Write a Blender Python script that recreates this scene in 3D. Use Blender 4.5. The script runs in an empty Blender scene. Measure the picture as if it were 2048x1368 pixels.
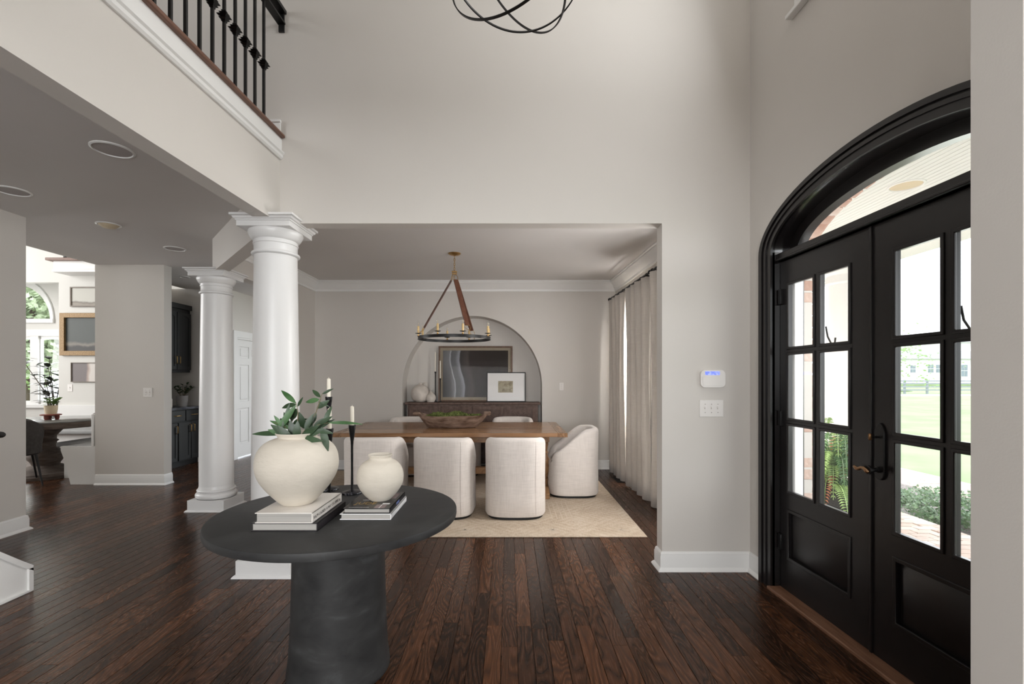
import bpy, math, random
from mathutils import Vector, Matrix
from mathutils.geometry import tessellate_polygon
R = random.Random(7)
PI = math.pi
sc = bpy.context.scene
COL = sc.collection

# ------------------------------------------------------------------ camera, world, lights, exposure
cam_d = bpy.data.cameras.new('camera'); cam = bpy.data.objects.new('camera', cam_d); COL.objects.link(cam)
cam_d.sensor_width = 36; cam_d.lens = 940 / 2048 * 36
cam_d.shift_x = (1024 - 1018) / 2048; cam_d.shift_y = (755 - 684) / 2048
cam_d.clip_start = 0.05; cam_d.clip_end = 400
cam.location = (0, 0, 1.40); cam.rotation_euler = (PI / 2, 0, 0)
sc.camera = cam
vs = sc.view_settings
sc.display_settings.display_device = 'sRGB'
vs.view_transform = 'Standard'; vs.look = 'None'; vs.gamma = 1; vs.use_curve_mapping = False
vs.exposure = 0.5

w = bpy.data.worlds.new('sky'); sc.world = w; w.use_nodes = True
bg = w.node_tree.nodes['Background']; bg.inputs[0].default_value = (0.90, 0.95, 1.0, 1); bg.inputs[1].default_value = 2.6

def area(name, loc, direction, sx, sy, power, color=(1, 1, 1)):
    l = bpy.data.lights.new(name, 'AREA'); l.shape = 'RECTANGLE'; l.size = sx; l.size_y = sy
    l.energy = power; l.color = color
    o = bpy.data.objects.new(name, l); COL.objects.link(o)
    o.location = loc; o.rotation_euler = Vector(direction).to_track_quat('-Z', 'Y').to_euler()
    return o
DAY = (1.0, 1.0, 0.99)
area('daylight_upper_window', (1.70, 1.9, 4.6), (-1, -0.25, -0.28), 1.3, 1.5, 35, DAY)
area('daylight_study_window', (-0.8, -3.3, 1.75), (0.12, 1, 0.06), 2.8, 2.1, 118, DAY)
area('daylight_study_side_window', (3.3, -1.2, 1.6), (-1, 0.15, 0), 2.2, 1.8, 12, DAY)
area('daylight_dining_window_far', (1.95, 6.15, 1.45), (-1, 0, -0.3), 1.0, 1.5, 100, DAY)
area('daylight_dining_window_near', (1.98, 4.32, 1.45), (-1, 0.25, -0.3), 0.9, 1.5, 80, DAY)
area('daylight_door_glass', (2.6, 2.33, 1.7), (-1, 0, 0), 1.4, 1.6, 14, DAY)
area('fill_family_room', (-11.2, 5.6, 3.0), (1, 0.12, -0.1), 3.0, 3.6, 230, DAY)  # added lamp, hidden behind the left hall wall, brightens nook and hall
area('daylight_nook_window', (-9.9, 9.75, 2.0), (0.1, -1, -0.1), 1.7, 1.6, 36, DAY)
area('fill_upstairs', (-4.9, 1.9, 4.4), (1, -0.05, -0.12), 1.5, 1.5, 62, (0.97, 0.99, 1.02))  # unseen lamp added upstairs to brighten the door wall from the left

# ------------------------------------------------------------------ colour and materials
def lin(c):
    return tuple(((v / 255) / 12.92 if v / 255 <= 0.04045 else ((v / 255 + 0.055) / 1.055) ** 2.4) for v in c)
MATS = {}
def base_mat(name, rgb, rough=0.5, metal=0.0, coat=0.0, spec=None, sheen=0.0):
    m = bpy.data.materials.new(name); m.use_nodes = True
    b = m.node_tree.nodes['Principled BSDF']
    b.inputs['Base Color'].default_value = (*lin(rgb), 1)
    b.inputs['Roughness'].default_value = rough; b.inputs['Metallic'].default_value = metal
    if coat: b.inputs['Coat Weight'].default_value = coat; b.inputs['Coat Roughness'].default_value = 0.12
    if spec is not None: b.inputs['Specular IOR Level'].default_value = spec
    if sheen: b.inputs['Sheen Weight'].default_value = sheen
    MATS[name] = m
    return m, m.node_tree, b
def N(nt, kind, **kw):
    n = nt.nodes.new(kind)
    for k, v in kw.items(): setattr(n, k, v)
    return n
def coords(nt, scale=(1, 1, 1), kind='Object', rot=(0, 0, 0)):
    t = N(nt, 'ShaderNodeTexCoord'); mp = N(nt, 'ShaderNodeMapping')
    mp.inputs['Scale'].default_value = scale; mp.inputs['Rotation'].default_value = rot
    nt.links.new(t.outputs[kind], mp.inputs['Vector'])
    return mp.outputs['Vector']
def ramp(nt, fac, stops, interp='LINEAR'):
    r = N(nt, 'ShaderNodeValToRGB'); r.color_ramp.interpolation = interp
    e = r.color_ramp.elements
    while len(e) < len(stops): e.new(0.5)
    for i, (p, c) in enumerate(stops):
        e[i].position = p; e[i].color = (*lin(c), 1)
    nt.links.new(fac, r.inputs[0]); return r.outputs[0]
def noise(nt, vec, scale, detail=3, rough=0.5, dist=0.0):
    n = N(nt, 'ShaderNodeTexNoise'); n.inputs['Scale'].default_value = scale; n.inputs['Detail'].default_value = detail
    n.inputs['Roughness'].default_value = rough; n.inputs['Distortion'].default_value = dist
    nt.links.new(vec, n.inputs['Vector']); return n.outputs['Fac']
def bump(nt, b, h, strength=0.2, dist=0.01):
    n = N(nt, 'ShaderNodeBump'); n.inputs['Strength'].default_value = strength; n.inputs['Distance'].default_value = dist
    nt.links.new(h, n.inputs['Height']); nt.links.new(n.outputs[0], b.inputs['Normal'])
def math_(nt, op, a, c=None, v=0.0):
    n = N(nt, 'ShaderNodeMath', operation=op)
    nt.links.new(a, n.inputs[0])
    if c is not None: nt.links.new(c, n.inputs[1])
    else: n.inputs[1].default_value = v
    return n.outputs[0]
def plain(name, rgb, rough=0.5, metal=0.0, var=8, scale=6, bmp=0.0, bscale=60, coat=0.0, stretch=(1, 1, 1), sheen=0.0, spec=None):
    m, nt, b = base_mat(name, rgb, rough, metal, coat, spec, sheen)
    v = coords(nt, stretch)
    f = noise(nt, v, scale, 4)
    lo = tuple(max(0, c - var) for c in rgb); hi = tuple(min(255, c + var) for c in rgb)
    nt.links.new(ramp(nt, f, [(0.3, lo), (0.7, hi)]), b.inputs['Base Color'])
    if bmp: bump(nt, b, noise(nt, v, bscale, 3), bmp, 0.004)
    return m
plain('wall_paint', (206, 201, 195), 0.62, var=1, scale=2, bmp=0.06, bscale=180)
plain('wall_paint_light', (210, 208, 203), 0.6, var=1, scale=2)
plain('ceiling_paint', (212, 208, 205), 0.8, var=1, scale=2, bmp=0.05, bscale=120)
plain('trim_white', (230, 229, 227), 0.34, var=1, scale=3)
plain('column_white', (222, 221, 220), 0.36, var=1, scale=3)
plain('brown_nosing', (112, 78, 62), 0.4, var=12, scale=12, stretch=(4, .4, 4))
plain('iron', (26, 25, 25), 0.42, 0.3, var=4, scale=20)
plain('black_paint', (27, 24, 24), 0.30, var=2, scale=4, bmp=0.04, bscale=90, spec=0.45)
plain('black_gloss', (27, 24, 24), 0.13, var=2, coat=0.5)
plain('cabinet_paint', (25, 26, 28), 0.42, var=3)
plain('bronze', (150, 116, 84), 0.28, 0.9, var=18, scale=20)
plain('brass', (186, 150, 96), 0.3, 0.85, var=14, scale=30)
plain('candle_sleeve', (205, 175, 122), 0.42, 0.25, var=14, scale=40)
plain('leather', (104, 64, 46), 0.55, var=12, scale=14, bmp=0.15, bscale=90)
plain('wax', (236, 229, 214), 0.5, var=4)
plain('ceramic', (212, 204, 191), 0.88, var=7, scale=5, bmp=0.35, bscale=45, stretch=(1, 1, 2.2))
plain('ceramic_grey', (206, 197, 188), 0.9, var=16, scale=9, bmp=0.4, bscale=35)
plain('paper', (168, 165, 160), 0.8, var=14, scale=1.5, stretch=(1, 1, 160))
plain('cover_white', (232, 227, 221), 0.5, var=2)
plain('cover_white_gloss', (236, 235, 236), 0.25, var=1)
plain('cover_black', (34, 30, 34), 0.4, var=4)
plain('cover_black_gloss', (30, 29, 31), 0.22, var=6, scale=14)
plain('gold_ink', (196, 160, 88), 0.4, 0.4, var=8)
plain('ink_black', (60, 54, 50), 0.7, var=4)
plain('ink_white', (214, 212, 212), 0.5, var=4)
plain('ink_blue', (110, 128, 190), 0.5, var=10)
plain('ink_mauve', (120, 104, 104), 0.5, var=18, scale=20)
plain('switch_white', (226, 222, 218), 0.35, var=1)
plain('speaker_grille', (176, 170, 168), 0.8, var=3)
plain('vent_black', (32, 29, 28), 0.5, var=4)
plain('grey_upholstery', (62, 58, 56), 0.9, var=8, scale=30)
plain('worn_wood', (96, 84, 76), 0.75, var=16, scale=9, stretch=(1, 1, 5), bmp=0.3, bscale=30)
plain('bowl_wood', (122, 98, 82), 0.8, var=34, scale=8, bmp=0.5, bscale=22, stretch=(1, 3, 3))
plain('sideboard_wood', (88, 66, 56), 0.55, var=18, scale=10, stretch=(2, 8, 1.2), bmp=0.2, bscale=24)
plain('terracotta', (124, 62, 50), 0.6, var=8)
plain('pot_cream', (206, 190, 162), 0.6, var=6)
plain('pot_grey', (150, 146, 144), 0.8, var=10)
plain('soil', (52, 42, 34), 0.95, var=14, scale=40)
plain('leaf_dark', (42, 66, 38), 0.42, var=20, scale=14)
plain('leaf_rubber', (52, 54, 46), 0.32, var=20, scale=6)
plain('leaf_mid', (62, 100, 54), 0.45, var=22, scale=12)
plain('leaf_light', (120, 150, 84), 0.5, var=24, scale=12)
plain('leaf_tree', (172, 186, 152), 0.7, var=40, scale=3)
plain('leaf_shrub', (104, 134, 96), 0.4, var=36, scale=9)
plain('leaf_dry', (150, 92, 60), 0.8, var=20, scale=12)
plain('stem', (120, 110, 84), 0.7, var=10)
plain('bark', (92, 78, 66), 0.9, var=16)
plain('moss', (88, 98, 40), 0.95, var=34, scale=24, bmp=0.6, bscale=60)
plain('pillow', (112, 106, 102), 0.9, var=10)
plain('bench_cushion', (150, 150, 150), 0.8, var=6)
plain('lawn', (140, 158, 116), 0.95, var=10, scale=0.6, bmp=0.4, bscale=80)
plain('gravel', (128, 120, 116), 0.95, var=30, scale=30, bmp=0.6, bscale=40)
plain('driveway', (214, 208, 202), 0.9, var=4)
plain('fence_paint', (140, 146, 150), 0.7, var=6)
plain('siding', (226, 226, 224), 0.7, var=3, scale=2)
plain('roof_grey', (150, 150, 152), 0.8, var=10)
plain('house_pane', (120, 132, 140), 0.2, var=12)
plain('stone_slab', (206, 200, 192), 0.8, var=12)
plain('mortar', (214, 206, 198), 0.9, var=8, scale=20, bmp=0.5, bscale=60)
plain('marble_counter', (78, 80, 88), 0.2, var=30, scale=6)
plain('glossy_table_top', (110, 110, 108), 0.12, var=14)
plain('tile_white', (214, 210, 204), 0.3, var=2)
plain('rug_relief', (192, 177, 159), 0.95, var=5, scale=40)
plain('mat_aged', (150, 138, 120), 0.8, var=4)
plain('mat_board', (228, 226, 224), 0.6, var=1)
plain('frame_wood', (96, 68, 50), 0.5, var=12, stretch=(1, 1, 1), scale=20)
plain('frame_gold', (122, 96, 60), 0.5, 0.3, var=22, scale=60, bmp=0.5, bscale=70)
plain('frame_grey', (120, 110, 100), 0.5, var=8)
plain('rubber_black', (20, 20, 20), 0.6, var=2)
plain('bulb_filament', (220, 200, 150), 0.4, var=2)

def stone_black():
    m, nt, b = base_mat('stone_black', (46, 46, 46), 0.5, spec=0.3)
    v = coords(nt, (1, 1, 2)); f = noise(nt, v, 5, 8, 0.62, 0.5)
    nt.links.new(ramp(nt, f, [(0.30, (38, 38, 39)), (0.58, (55, 55, 55)), (0.72, (70, 71, 72)), (0.85, (92, 94, 98))]), b.inputs['Base Color'])
    nt.links.new(math_(nt, 'MULTIPLY_ADD', f, None, 0.35), b.inputs['Roughness'])
    b.inputs['Roughness'].links[0].from_node.inputs[2].default_value = 0.36
    bump(nt, b, noise(nt, v, 30, 5), 0.12, 0.004)
stone_black()
def hammered():
    m, nt, b = base_mat('hammered_iron', (26, 25, 26), 0.3, 0.6)
    v = coords(nt); bump(nt, b, noise(nt, v, 55, 4, 0.6), 0.9, 0.006)
hammered()
def marble_black():
    m, nt, b = base_mat('marble_black', (36, 36, 40), 0.25)
    v = coords(nt, (1, 1, 1), rot=(0, 0, .6)); f = noise(nt, v, 22, 6, 0.6, 1.8)
    nt.links.new(ramp(nt, f, [(0.50, (30, 30, 34)), (0.60, (70, 70, 78)), (0.68, (190, 190, 200)), (0.74, (50, 50, 56))]), b.inputs['Base Color'])
marble_black()
def linen(name, rgb, d=9, s=420, bm=0.25):
    m, nt, b = base_mat(name, rgb, 0.92, sheen=0.25)
    v1 = coords(nt, (s, s, s * .06)); v2 = coords(nt, (s * .06, s * .06, s)); v3 = coords(nt)
    a = noise(nt, v1, 0.35, 2); c = noise(nt, v2, 0.35, 2)
    f = math_(nt, 'ADD', a, c); f2 = math_(nt, 'MULTIPLY', f, None, 0.5)
    g = math_(nt, 'ADD', math_(nt, 'MULTIPLY', f2, None, 0.75), math_(nt, 'MULTIPLY', noise(nt, v3, 3, 3), None, 0.25))
    nt.links.new(ramp(nt, g, [(0.36, tuple(x - d for x in rgb)), (0.64, tuple(min(255, x + d) for x in rgb))]), b.inputs['Base Color'])
    bump(nt, b, f2, bm, 0.003)
linen('linen', (215, 207, 201)); linen('curtain_linen', (204, 196, 187), 7)
def oak(name, dark, mid, light, seed_attr=True, sx=9.0, sy=0.85, rough=0.3, rings=34.0, axis='Y', coat=0.0, thin=False):
    m, nt, b = base_mat(name, mid, rough, coat=coat)
    tc = N(nt, 'ShaderNodeTexCoord'); at = N(nt, 'ShaderNodeAttribute'); at.attribute_name = 'pvar'
    off = N(nt, 'ShaderNodeVectorMath', operation='SCALE'); off.inputs['Scale'].default_value = 37.0
    nt.links.new(at.outputs['Color'], off.inputs[0])
    ad = N(nt, 'ShaderNodeVectorMath', operation='ADD'); nt.links.new(tc.outputs['Object'], ad.inputs[0]); nt.links.new(off.outputs[0], ad.inputs[1])
    mp = N(nt, 'ShaderNodeMapping'); mp.inputs['Scale'].default_value = (sx, sy, sx) if axis == 'Y' else (sy, sx, sx)
    nt.links.new(ad.outputs[0], mp.inputs['Vector'])
    f = noise(nt, mp.outputs[0], 1.0, 2.2, 0.45, 0.35)
    sn = math_(nt, 'SINE', math_(nt, 'MULTIPLY', f, None, rings * 2))
    s01 = math_(nt, 'MULTIPLY_ADD', sn, None, 0.5); s01.node.inputs[2].default_value = 0.5
    if thin: s01 = math_(nt, 'SUBTRACT', math_(nt, 'MULTIPLY', math_(nt, 'POWER', s01, None, 0.5), None, 0.95), None, 0.02); b.inputs['Specular IOR Level'].default_value = 0.2
    mp2 = N(nt, 'ShaderNodeMapping'); mp2.inputs['Scale'].default_value = (220, 7, 220) if axis == 'Y' else (7, 220, 220)
    nt.links.new(ad.outputs[0], mp2.inputs['Vector'])
    fine = noise(nt, mp2.outputs[0], 1.0, 2)
    g = math_(nt, 'ADD', math_(nt, 'MULTIPLY', s01, None, 0.34), math_(nt, 'MULTIPLY', fine, None, 0.42))
    sep = N(nt, 'ShaderNodeSeparateColor'); nt.links.new(at.outputs['Color'], sep.inputs[0])
    g2 = math_(nt, 'ADD', g, math_(nt, 'MULTIPLY_ADD', sep.outputs[0], None, 0.42 if thin else 0.34)); 
    g2.node.inputs[1].links[0].from_node.inputs[2].default_value = -0.20 if thin else -0.12
    c = ramp(nt, g2, [(0.10, dark), (0.45, mid), (0.85, light)])
    nt.links.new(c, b.inputs['Base Color'])
    rr = math_(nt, 'MULTIPLY_ADD', g, None, 0.12); rr.node.inputs[2].default_value = rough - 0.06
    nt.links.new(rr, b.inputs['Roughness'])
    bump(nt, b, g, 0.10, 0.002)
oak('floor_oak', (28, 17, 11), (66, 42, 28), (104, 66, 42), rough=0.27, sx=5.5, sy=0.9, rings=88, thin=True)
oak('table_oak', (124, 90, 62), (154, 116, 84), (176, 136, 100), rough=0.22, axis='X', sx=9, sy=.7, rings=18)
oak('table_oak_end', (112, 82, 56), (144, 108, 76), (164, 126, 92), rough=0.28, rings=18)
oak('leg_oak', (120, 84, 54), (150, 112, 76), (170, 130, 92), rough=0.4, rings=10)
plain('threshold_wood', (120, 84, 62), 0.5, var=14, scale=10, stretch=(5, .5, 5))
def brick_mat(name='brick', cs=((172, 132, 116), (200, 172, 158), (222, 210, 202))):
    m, nt, b = base_mat(name, (190, 140, 116), 0.9)
    at = N(nt, 'ShaderNodeObjectInfo'); v = coords(nt)
    f = math_(nt, 'ADD', math_(nt, 'MULTIPLY', noise(nt, v, 14, 4), None, 0.6), math_(nt, 'MULTIPLY', at.outputs['Random'], None, 0.4))
    nt.links.new(ramp(nt, f, [(0.25, cs[0]), (0.55, cs[1]), (0.8, cs[2])]), b.inputs['Base Color'])
    bump(nt, b, noise(nt, v, 40, 4), 0.5, 0.01)
brick_mat()
brick_mat('paver', ((196, 172, 160), (214, 198, 188), (228, 220, 214)))
def rug_mat():
    m, nt, b = base_mat('rug_wool', (196, 178, 156), 0.95)
    v = coords(nt)
    vo = N(nt, 'ShaderNodeTexVoronoi', feature='DISTANCE_TO_EDGE', distance='MANHATTAN') if False else N(nt, 'ShaderNodeTexVoronoi', feature='F1', distance='MANHATTAN')
    vo.inputs['Scale'].default_value = 1.7; vo.inputs['Randomness'].default_value = 0.25; nt.links.new(v, vo.inputs['Vector'])
    s = math_(nt, 'SINE', math_(nt, 'MULTIPLY', vo.outputs['Distance'], None, 42.0))
    n1 = noise(nt, coords(nt, (120, 14, 1)), 1.0, 2); n2 = noise(nt, coords(nt, (14, 120, 1)), 1.0, 2)
    g = math_(nt, 'ADD', math_(nt, 'MULTIPLY', s, None, 0.05), math_(nt, 'MULTIPLY', math_(nt, 'ADD', n1, n2), None, 0.5))
    g = math_(nt, 'ADD', g, math_(nt, 'MULTIPLY', math_(nt, 'SUBTRACT', noise(nt, v, 4, 5), None, 0.5), None, 0.5))
    nt.links.new(ramp(nt, g, [(0.30, (166, 147, 127)), (0.5, (184, 167, 147)), (0.70, (200, 186, 169))]), b.inputs['Base Color'])
    bump(nt, b, g, 0.35, 0.006)
rug_mat()
def glass(name='glass', refl=0.07, tint=(1, 1, 1)):
    m = bpy.data.materials.new(name); m.use_nodes = True; nt = m.node_tree; nt.nodes.clear()
    o = N(nt, 'ShaderNodeOutputMaterial'); t = N(nt, 'ShaderNodeBsdfTransparent'); g = N(nt, 'ShaderNodeBsdfGlossy'); mx = N(nt, 'ShaderNodeMixShader')
    t.inputs[0].default_value = (*tint, 1); g.inputs['Roughness'].default_value = 0.02; 
    fr = N(nt, 'ShaderNodeLayerWeight'); fr.inputs[0].default_value = 0.5
    ml = math_(nt, 'MULTIPLY_ADD', math_(nt, 'POWER', fr.outputs['Facing'], None, 5.0), None, 0.6); ml.node.inputs[2].default_value = refl * 0.6
    nt.links.new(ml, mx.inputs[0]); nt.links.new(t.outputs[0], mx.inputs[1]); nt.links.new(g.outputs[0], mx.inputs[2]); nt.links.new(mx.outputs[0], o.inputs[0])
    MATS[name] = m
glass(); glass('picture_glass', 0.004); glass('bulb_glass', 0.16)
def art_dark():
    m, nt, b = base_mat('print_dark_drape', (70, 66, 64), 0.8, spec=0.08)
    v = coords(nt); sp = N(nt, 'ShaderNodeSeparateXYZ'); nt.links.new(v, sp.inputs[0])
    wob = math_(nt, 'MULTIPLY', math_(nt, 'SINE', math_(nt, 'MULTIPLY', sp.outputs[2], None, 6.5)), None, 0.045)
    x = math_(nt, 'ADD', sp.outputs[0], wob)
    c = ramp(nt, math_(nt, 'ADD', math_(nt, 'MULTIPLY', noise(nt, v, 12, 3), None, 0.03), math_(nt, 'ADD', x, None, 0.53)), [(0.0, (92, 92, 92)), (0.17, (128, 128, 130)), (0.185, (176, 178, 182)), (0.20, (104, 104, 106)), (0.27, (112, 112, 114)), (0.325, (150, 152, 158)), (0.345, (70, 67, 66)), (0.46, (84, 78, 76)), (0.50, (64, 58, 56)), (1.0, (58, 53, 50))])
    nt.links.new(c, b.inputs['Base Color'])
art_dark()
def art_scape(name, sky, band, land, z0, z1, vertical=False):
    m, nt, b = base_mat(name, sky, 0.6)
    v = coords(nt); sp = N(nt, 'ShaderNodeSeparateXYZ'); nt.links.new(v, sp.inputs[0])
    a = sp.outputs[0] if vertical else sp.outputs[2]
    h = math_(nt, 'ADD', a, math_(nt, 'MULTIPLY', math_(nt, 'SUBTRACT', noise(nt, v, 5, 4), None, 0.5), None, 0.10))
    mr = N(nt, 'ShaderNodeMapRange'); mr.inputs['From Min'].default_value = z0; mr.inputs['From Max'].default_value = z1
    nt.links.new(h, mr.inputs['Value'])
    nt.links.new(ramp(nt, mr.outputs[0], [(0.0, land), (0.22, land), (0.27, band), (0.33, sky), (1.0, sky)]), b.inputs['Base Color'])
art_scape('paint_dark_dunes', (78, 82, 80), (130, 124, 116), (64, 62, 62), -0.42, 0.45)
art_scape('paint_pale_sea', (190, 188, 180), (120, 112, 104), (150, 142, 132), -0.25, 0.30)
art_scape('paint_washed', (208, 202, 196), (176, 158, 148), (120, 112, 112), -0.32, 0.45, True)
def sketch():
    m, nt, b = base_mat('print_sketch', (168, 158, 136), 0.7)
    v = coords(nt); f = noise(nt, v, 34, 5, 0.7, 1.2)
    nt.links.new(ramp(nt, f, [(0.36, (96, 86, 70)), (0.48, (160, 150, 126)), (0.7, (184, 174, 150))]), b.inputs['Base Color'])
sketch()
def screen():
    m, nt, b = base_mat('lcd_blue', (90, 110, 230), 0.3)
    f = noise(nt, coords(nt), 60, 2)
    c = ramp(nt, f, [(0.4, (96, 112, 226)), (0.6, (140, 152, 248))])
    nt.links.new(c, b.inputs['Base Color']); nt.links.new(c, b.inputs['Emission Color']); b.inputs['Emission Strength'].default_value = 0.7
screen()

# ------------------------------------------------------------------ mesh builder
class MB:
    def __init__(s): s.v = []; s.f = []; s.col = []; s.cur = None
    def add(s, vs_, fs):
        n = len(s.v); s.v += [tuple(p) for p in vs_]; s.f += [tuple(i + n for i in f) for f in fs]
        s.col += [s.cur or (0.5, 0.5, 0.5)] * len(vs_)
    def box(s, x0, x1, y0, y1, z0, z1, fn=None):
        if x0 > x1: x0, x1 = x1, x0
        if y0 > y1: y0, y1 = y1, y0
        if z0 > z1: z0, z1 = z1, z0
        p = [(x0, y0, z0), (x1, y0, z0), (x1, y1, z0), (x0, y1, z0), (x0, y0, z1), (x1, y0, z1), (x1, y1, z1), (x0, y1, z1)]
        if fn: p = [fn(*q) for q in p]
        s.add(p, [(0, 3, 2, 1), (4, 5, 6, 7), (0, 1, 5, 4), (1, 2, 6, 5), (2, 3, 7, 6), (3, 0, 4, 7)]); return s
    def lathe(s, prof, c=(0, 0, 0), seg=48, cap0=True, cap1=True, wob=0.0, axis='Z'):
        n = len(prof); vs_ = []
        for (r, z) in prof:
            for k in range(seg):
                a = 2 * PI * k / seg; rr = r * (1 + wob * math.sin(3 * a + z * 40) * math.cos(z * 23))
                p = (rr * math.cos(a), rr * math.sin(a), z)
                if axis == 'X': p = (p[2], p[0], p[1])
                if axis == 'Y': p = (p[0], p[2], p[1])
                vs_.append((c[0] + p[0], c[1] + p[1], c[2] + p[2]))
        fs = [(i * seg + k, i * seg + (k + 1) % seg, (i + 1) * seg + (k + 1) % seg, (i + 1) * seg + k) for i in range(n - 1) for k in range(seg)]
        if cap0: fs.append(tuple(reversed(range(seg))))
        if cap1: fs.append(tuple((n - 1) * seg + k for k in range(seg)))
        s.add(vs_, fs); return s
    def tube(s, pts, r, seg=8, closed=False, flat=None, caps=True):
        P = [Vector(p) for p in pts]; n = len(P); rings = []; up = None
        rr = r if isinstance(r, (list, tuple)) else [r] * n
        for i in range(n):
            if closed: d = P[(i + 1) % n] - P[i - 1]
            else: d = P[min(i + 1, n - 1)] - P[max(i - 1, 0)]
            d.normalize()
            if up is None:
                up = Vector((0, 0, 1)) if abs(d.z) < 0.9 else Vector((1, 0, 0))
            u = (up - d * up.dot(d)).normalized(); up = u; wv = d.cross(u)
            fx, fy = flat if flat else (1, 1)
            rings.append([P[i] + u * (math.cos(2 * PI * k / seg) * rr[i] * fx) + wv * (math.sin(2 * PI * k / seg) * rr[i] * fy) for k in range(seg)])
        fs = [(i * seg + k, i * seg + (k + 1) % seg, ((i + 1) % n) * seg + (k + 1) % seg, ((i + 1) % n) * seg + k) for i in range(n if closed else n - 1) for k in range(seg)]
        if not closed and caps: fs += [tuple(reversed(range(seg))), tuple((n - 1) * seg + k for k in range(seg))]
        s.add([p for r_ in rings for p in r_], fs); return s
    def plate(s, outer, t0, t1, fn, holes=()):
        """2D polygon with holes, extruded from t0 to t1; fn(u, v, t) gives the point"""
        loops = [outer] + list(holes)
        tris = tessellate_polygon([[Vector((u, v, 0)) for (u, v) in l] for l in loops])
        flat = [p for l in loops for p in l]; n = len(flat)
        vs_ = [fn(u, v, t0) for (u, v) in flat] + [fn(u, v, t1) for (u, v) in flat]
        fs = [tuple(t) for t in tris] + [tuple(i + n for i in reversed(t)) for t in tris]
        k = 0
        for l in loops:
            m = len(l)
            for i in range(m): a, b_ = k + i, k + (i + 1) % m; fs.append((a, b_, b_ + n, a + n))
            k += m
        s.add(vs_, fs); return s
    def sweep(s, prof, path, closed=False):
        """profile [(out, up)] along a plan path [(x, y)]; out is to the right of travel; z offset in third path item"""
        n = len(path); m = len(prof); vs_ = []
        for i in range(n):
            p = Vector(path[i][:2]); z = path[i][2] if len(path[i]) > 2 else 0
            a = (p - Vector(path[i - 1][:2])).normalized() if (i > 0 or closed) else None
            c = (Vector(path[(i + 1) % n][:2]) - p).normalized() if (i < n - 1 or closed) else None
            if a is None: a = c
            if c is None: c = a
            na = Vector((a.y, -a.x)); nc = Vector((c.y, -c.x)); b_ = (na + nc).normalized(); k = 1 / max(0.3, b_.dot(na))
            vs_ += [(p.x + b_.x * o * k, p.y + b_.y * o * k, z + u) for (o, u) in prof]
        fs = []
        for i in range(n if closed else n - 1):
            j = (i + 1) % n
            for q in range(m): r_ = (q + 1) % m; fs.append((i * m + q, j * m + q, j * m + r_, i * m + r_))
        if not closed: fs += [tuple(range(m)), tuple((n - 1) * m + q for q in reversed(range(m)))]
        s.add(vs_, fs); return s
    def build(s, name, m, parent=None, smooth=None, bevel=0, label=None, cat=None, group=None, kind=None, world=True, sub=0, seg=2):
        me = bpy.data.meshes.new(name)
        vv = s.v
        o_ = Vector((0, 0, 0))
        if world and parent is not None: o_ = parent.location if parent.parent is None else parent.location + parent.parent.location
        if o_.length: vv = [(a - o_.x, b_ - o_.y, c - o_.z) for a, b_, c in vv]
        me.from_pydata(vv, [], s.f)
        at = me.color_attributes.new('pvar', 'FLOAT_COLOR', 'POINT')
        at.data.foreach_set('color', [x for c in s.col for x in (*c, 1)])
        me.materials.append(MATS[m])
        import bmesh
        bm = bmesh.new(); bm.from_mesh(me); bmesh.ops.recalc_face_normals(bm, faces=bm.faces); bm.to_mesh(me); bm.free()
        if smooth is not None:
            me.polygons.foreach_set('use_smooth', [True] * len(me.polygons))
            if smooth < 180: me.set_sharp_from_angle(angle=math.radians(smooth))
        o = bpy.data.objects.new(name, me); COL.objects.link(o)
        if parent is not None: o.parent = parent
        if bevel:
            b_ = o.modifiers.new('bevel', 'BEVEL'); b_.width = bevel; b_.segments = seg; b_.limit_method = 'ANGLE'; b_.angle_limit = math.radians(40)
            if smooth is None: me.polygons.foreach_set('use_smooth', [True] * len(me.polygons)); me.set_sharp_from_angle(angle=math.radians(30))
        if sub:
            b_ = o.modifiers.new('sub', 'SUBSURF'); b_.levels = sub; b_.render_levels = sub
        tag(o, label, cat, group, kind); return o
def tag(o, label=None, cat=None, group=None, kind=None):
    if label: o['label'] = label
    if cat: o['category'] = cat
    if group: o['group'] = group
    if kind: o['kind'] = kind
    return o
def thing(name, label=None, cat=None, loc=(0, 0, 0), rotz=0, group=None, kind=None):
    o = bpy.data.objects.new(name, None); o.empty_display_size = 0.1; COL.objects.link(o); o.location = loc; o.rotation_euler = (0, 0, rotz)
    return tag(o, label, cat, group, kind)
def box(name, m, b, parent=None, bevel=0, **kw): return MB().box(*b).build(name, m, parent, bevel=bevel, **kw)
def dup(root, loc, rotz=0, label=None):
    r = root.copy(); COL.objects.link(r); r.location = loc; r.rotation_euler = (0, 0, rotz)
    if label: r['label'] = label
    for ch in list(root.children):
        c = ch.copy(); COL.objects.link(c); c.parent = r
        for g in ch.children: d = g.copy(); COL.objects.link(d); d.parent = c
    return r
def S(name, mb, m, **kw): return mb.build(name, m, kind='structure', **kw)
def arc(cx, cz, a, b, t0, t1, n):
    return [(cx + a * math.cos(math.radians(t0 + (t1 - t0) * i / n)), cz + b * math.sin(math.radians(t0 + (t1 - t0) * i / n))) for i in range(n + 1)]
def ident(x, y, z): return (x, y, z)
XZ = lambda y0: (lambda u, v, t: (u, y0 + t, v))          # plate standing across the view
def FW(u, d, z): return (1.7485 + 0.0319 * (3.41 - u) + d, u, z)   # front door wall frame: u along depth, d outwards
def BF(u, d, z): return (-1.6615 + 0.0298 * (u - 3.41) + d, u, z)  # balcony edge frame

CZ = 2.87; BZ = 2.518; HZ = 5.6; YW = 3.41; YB = 7.19

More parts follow.
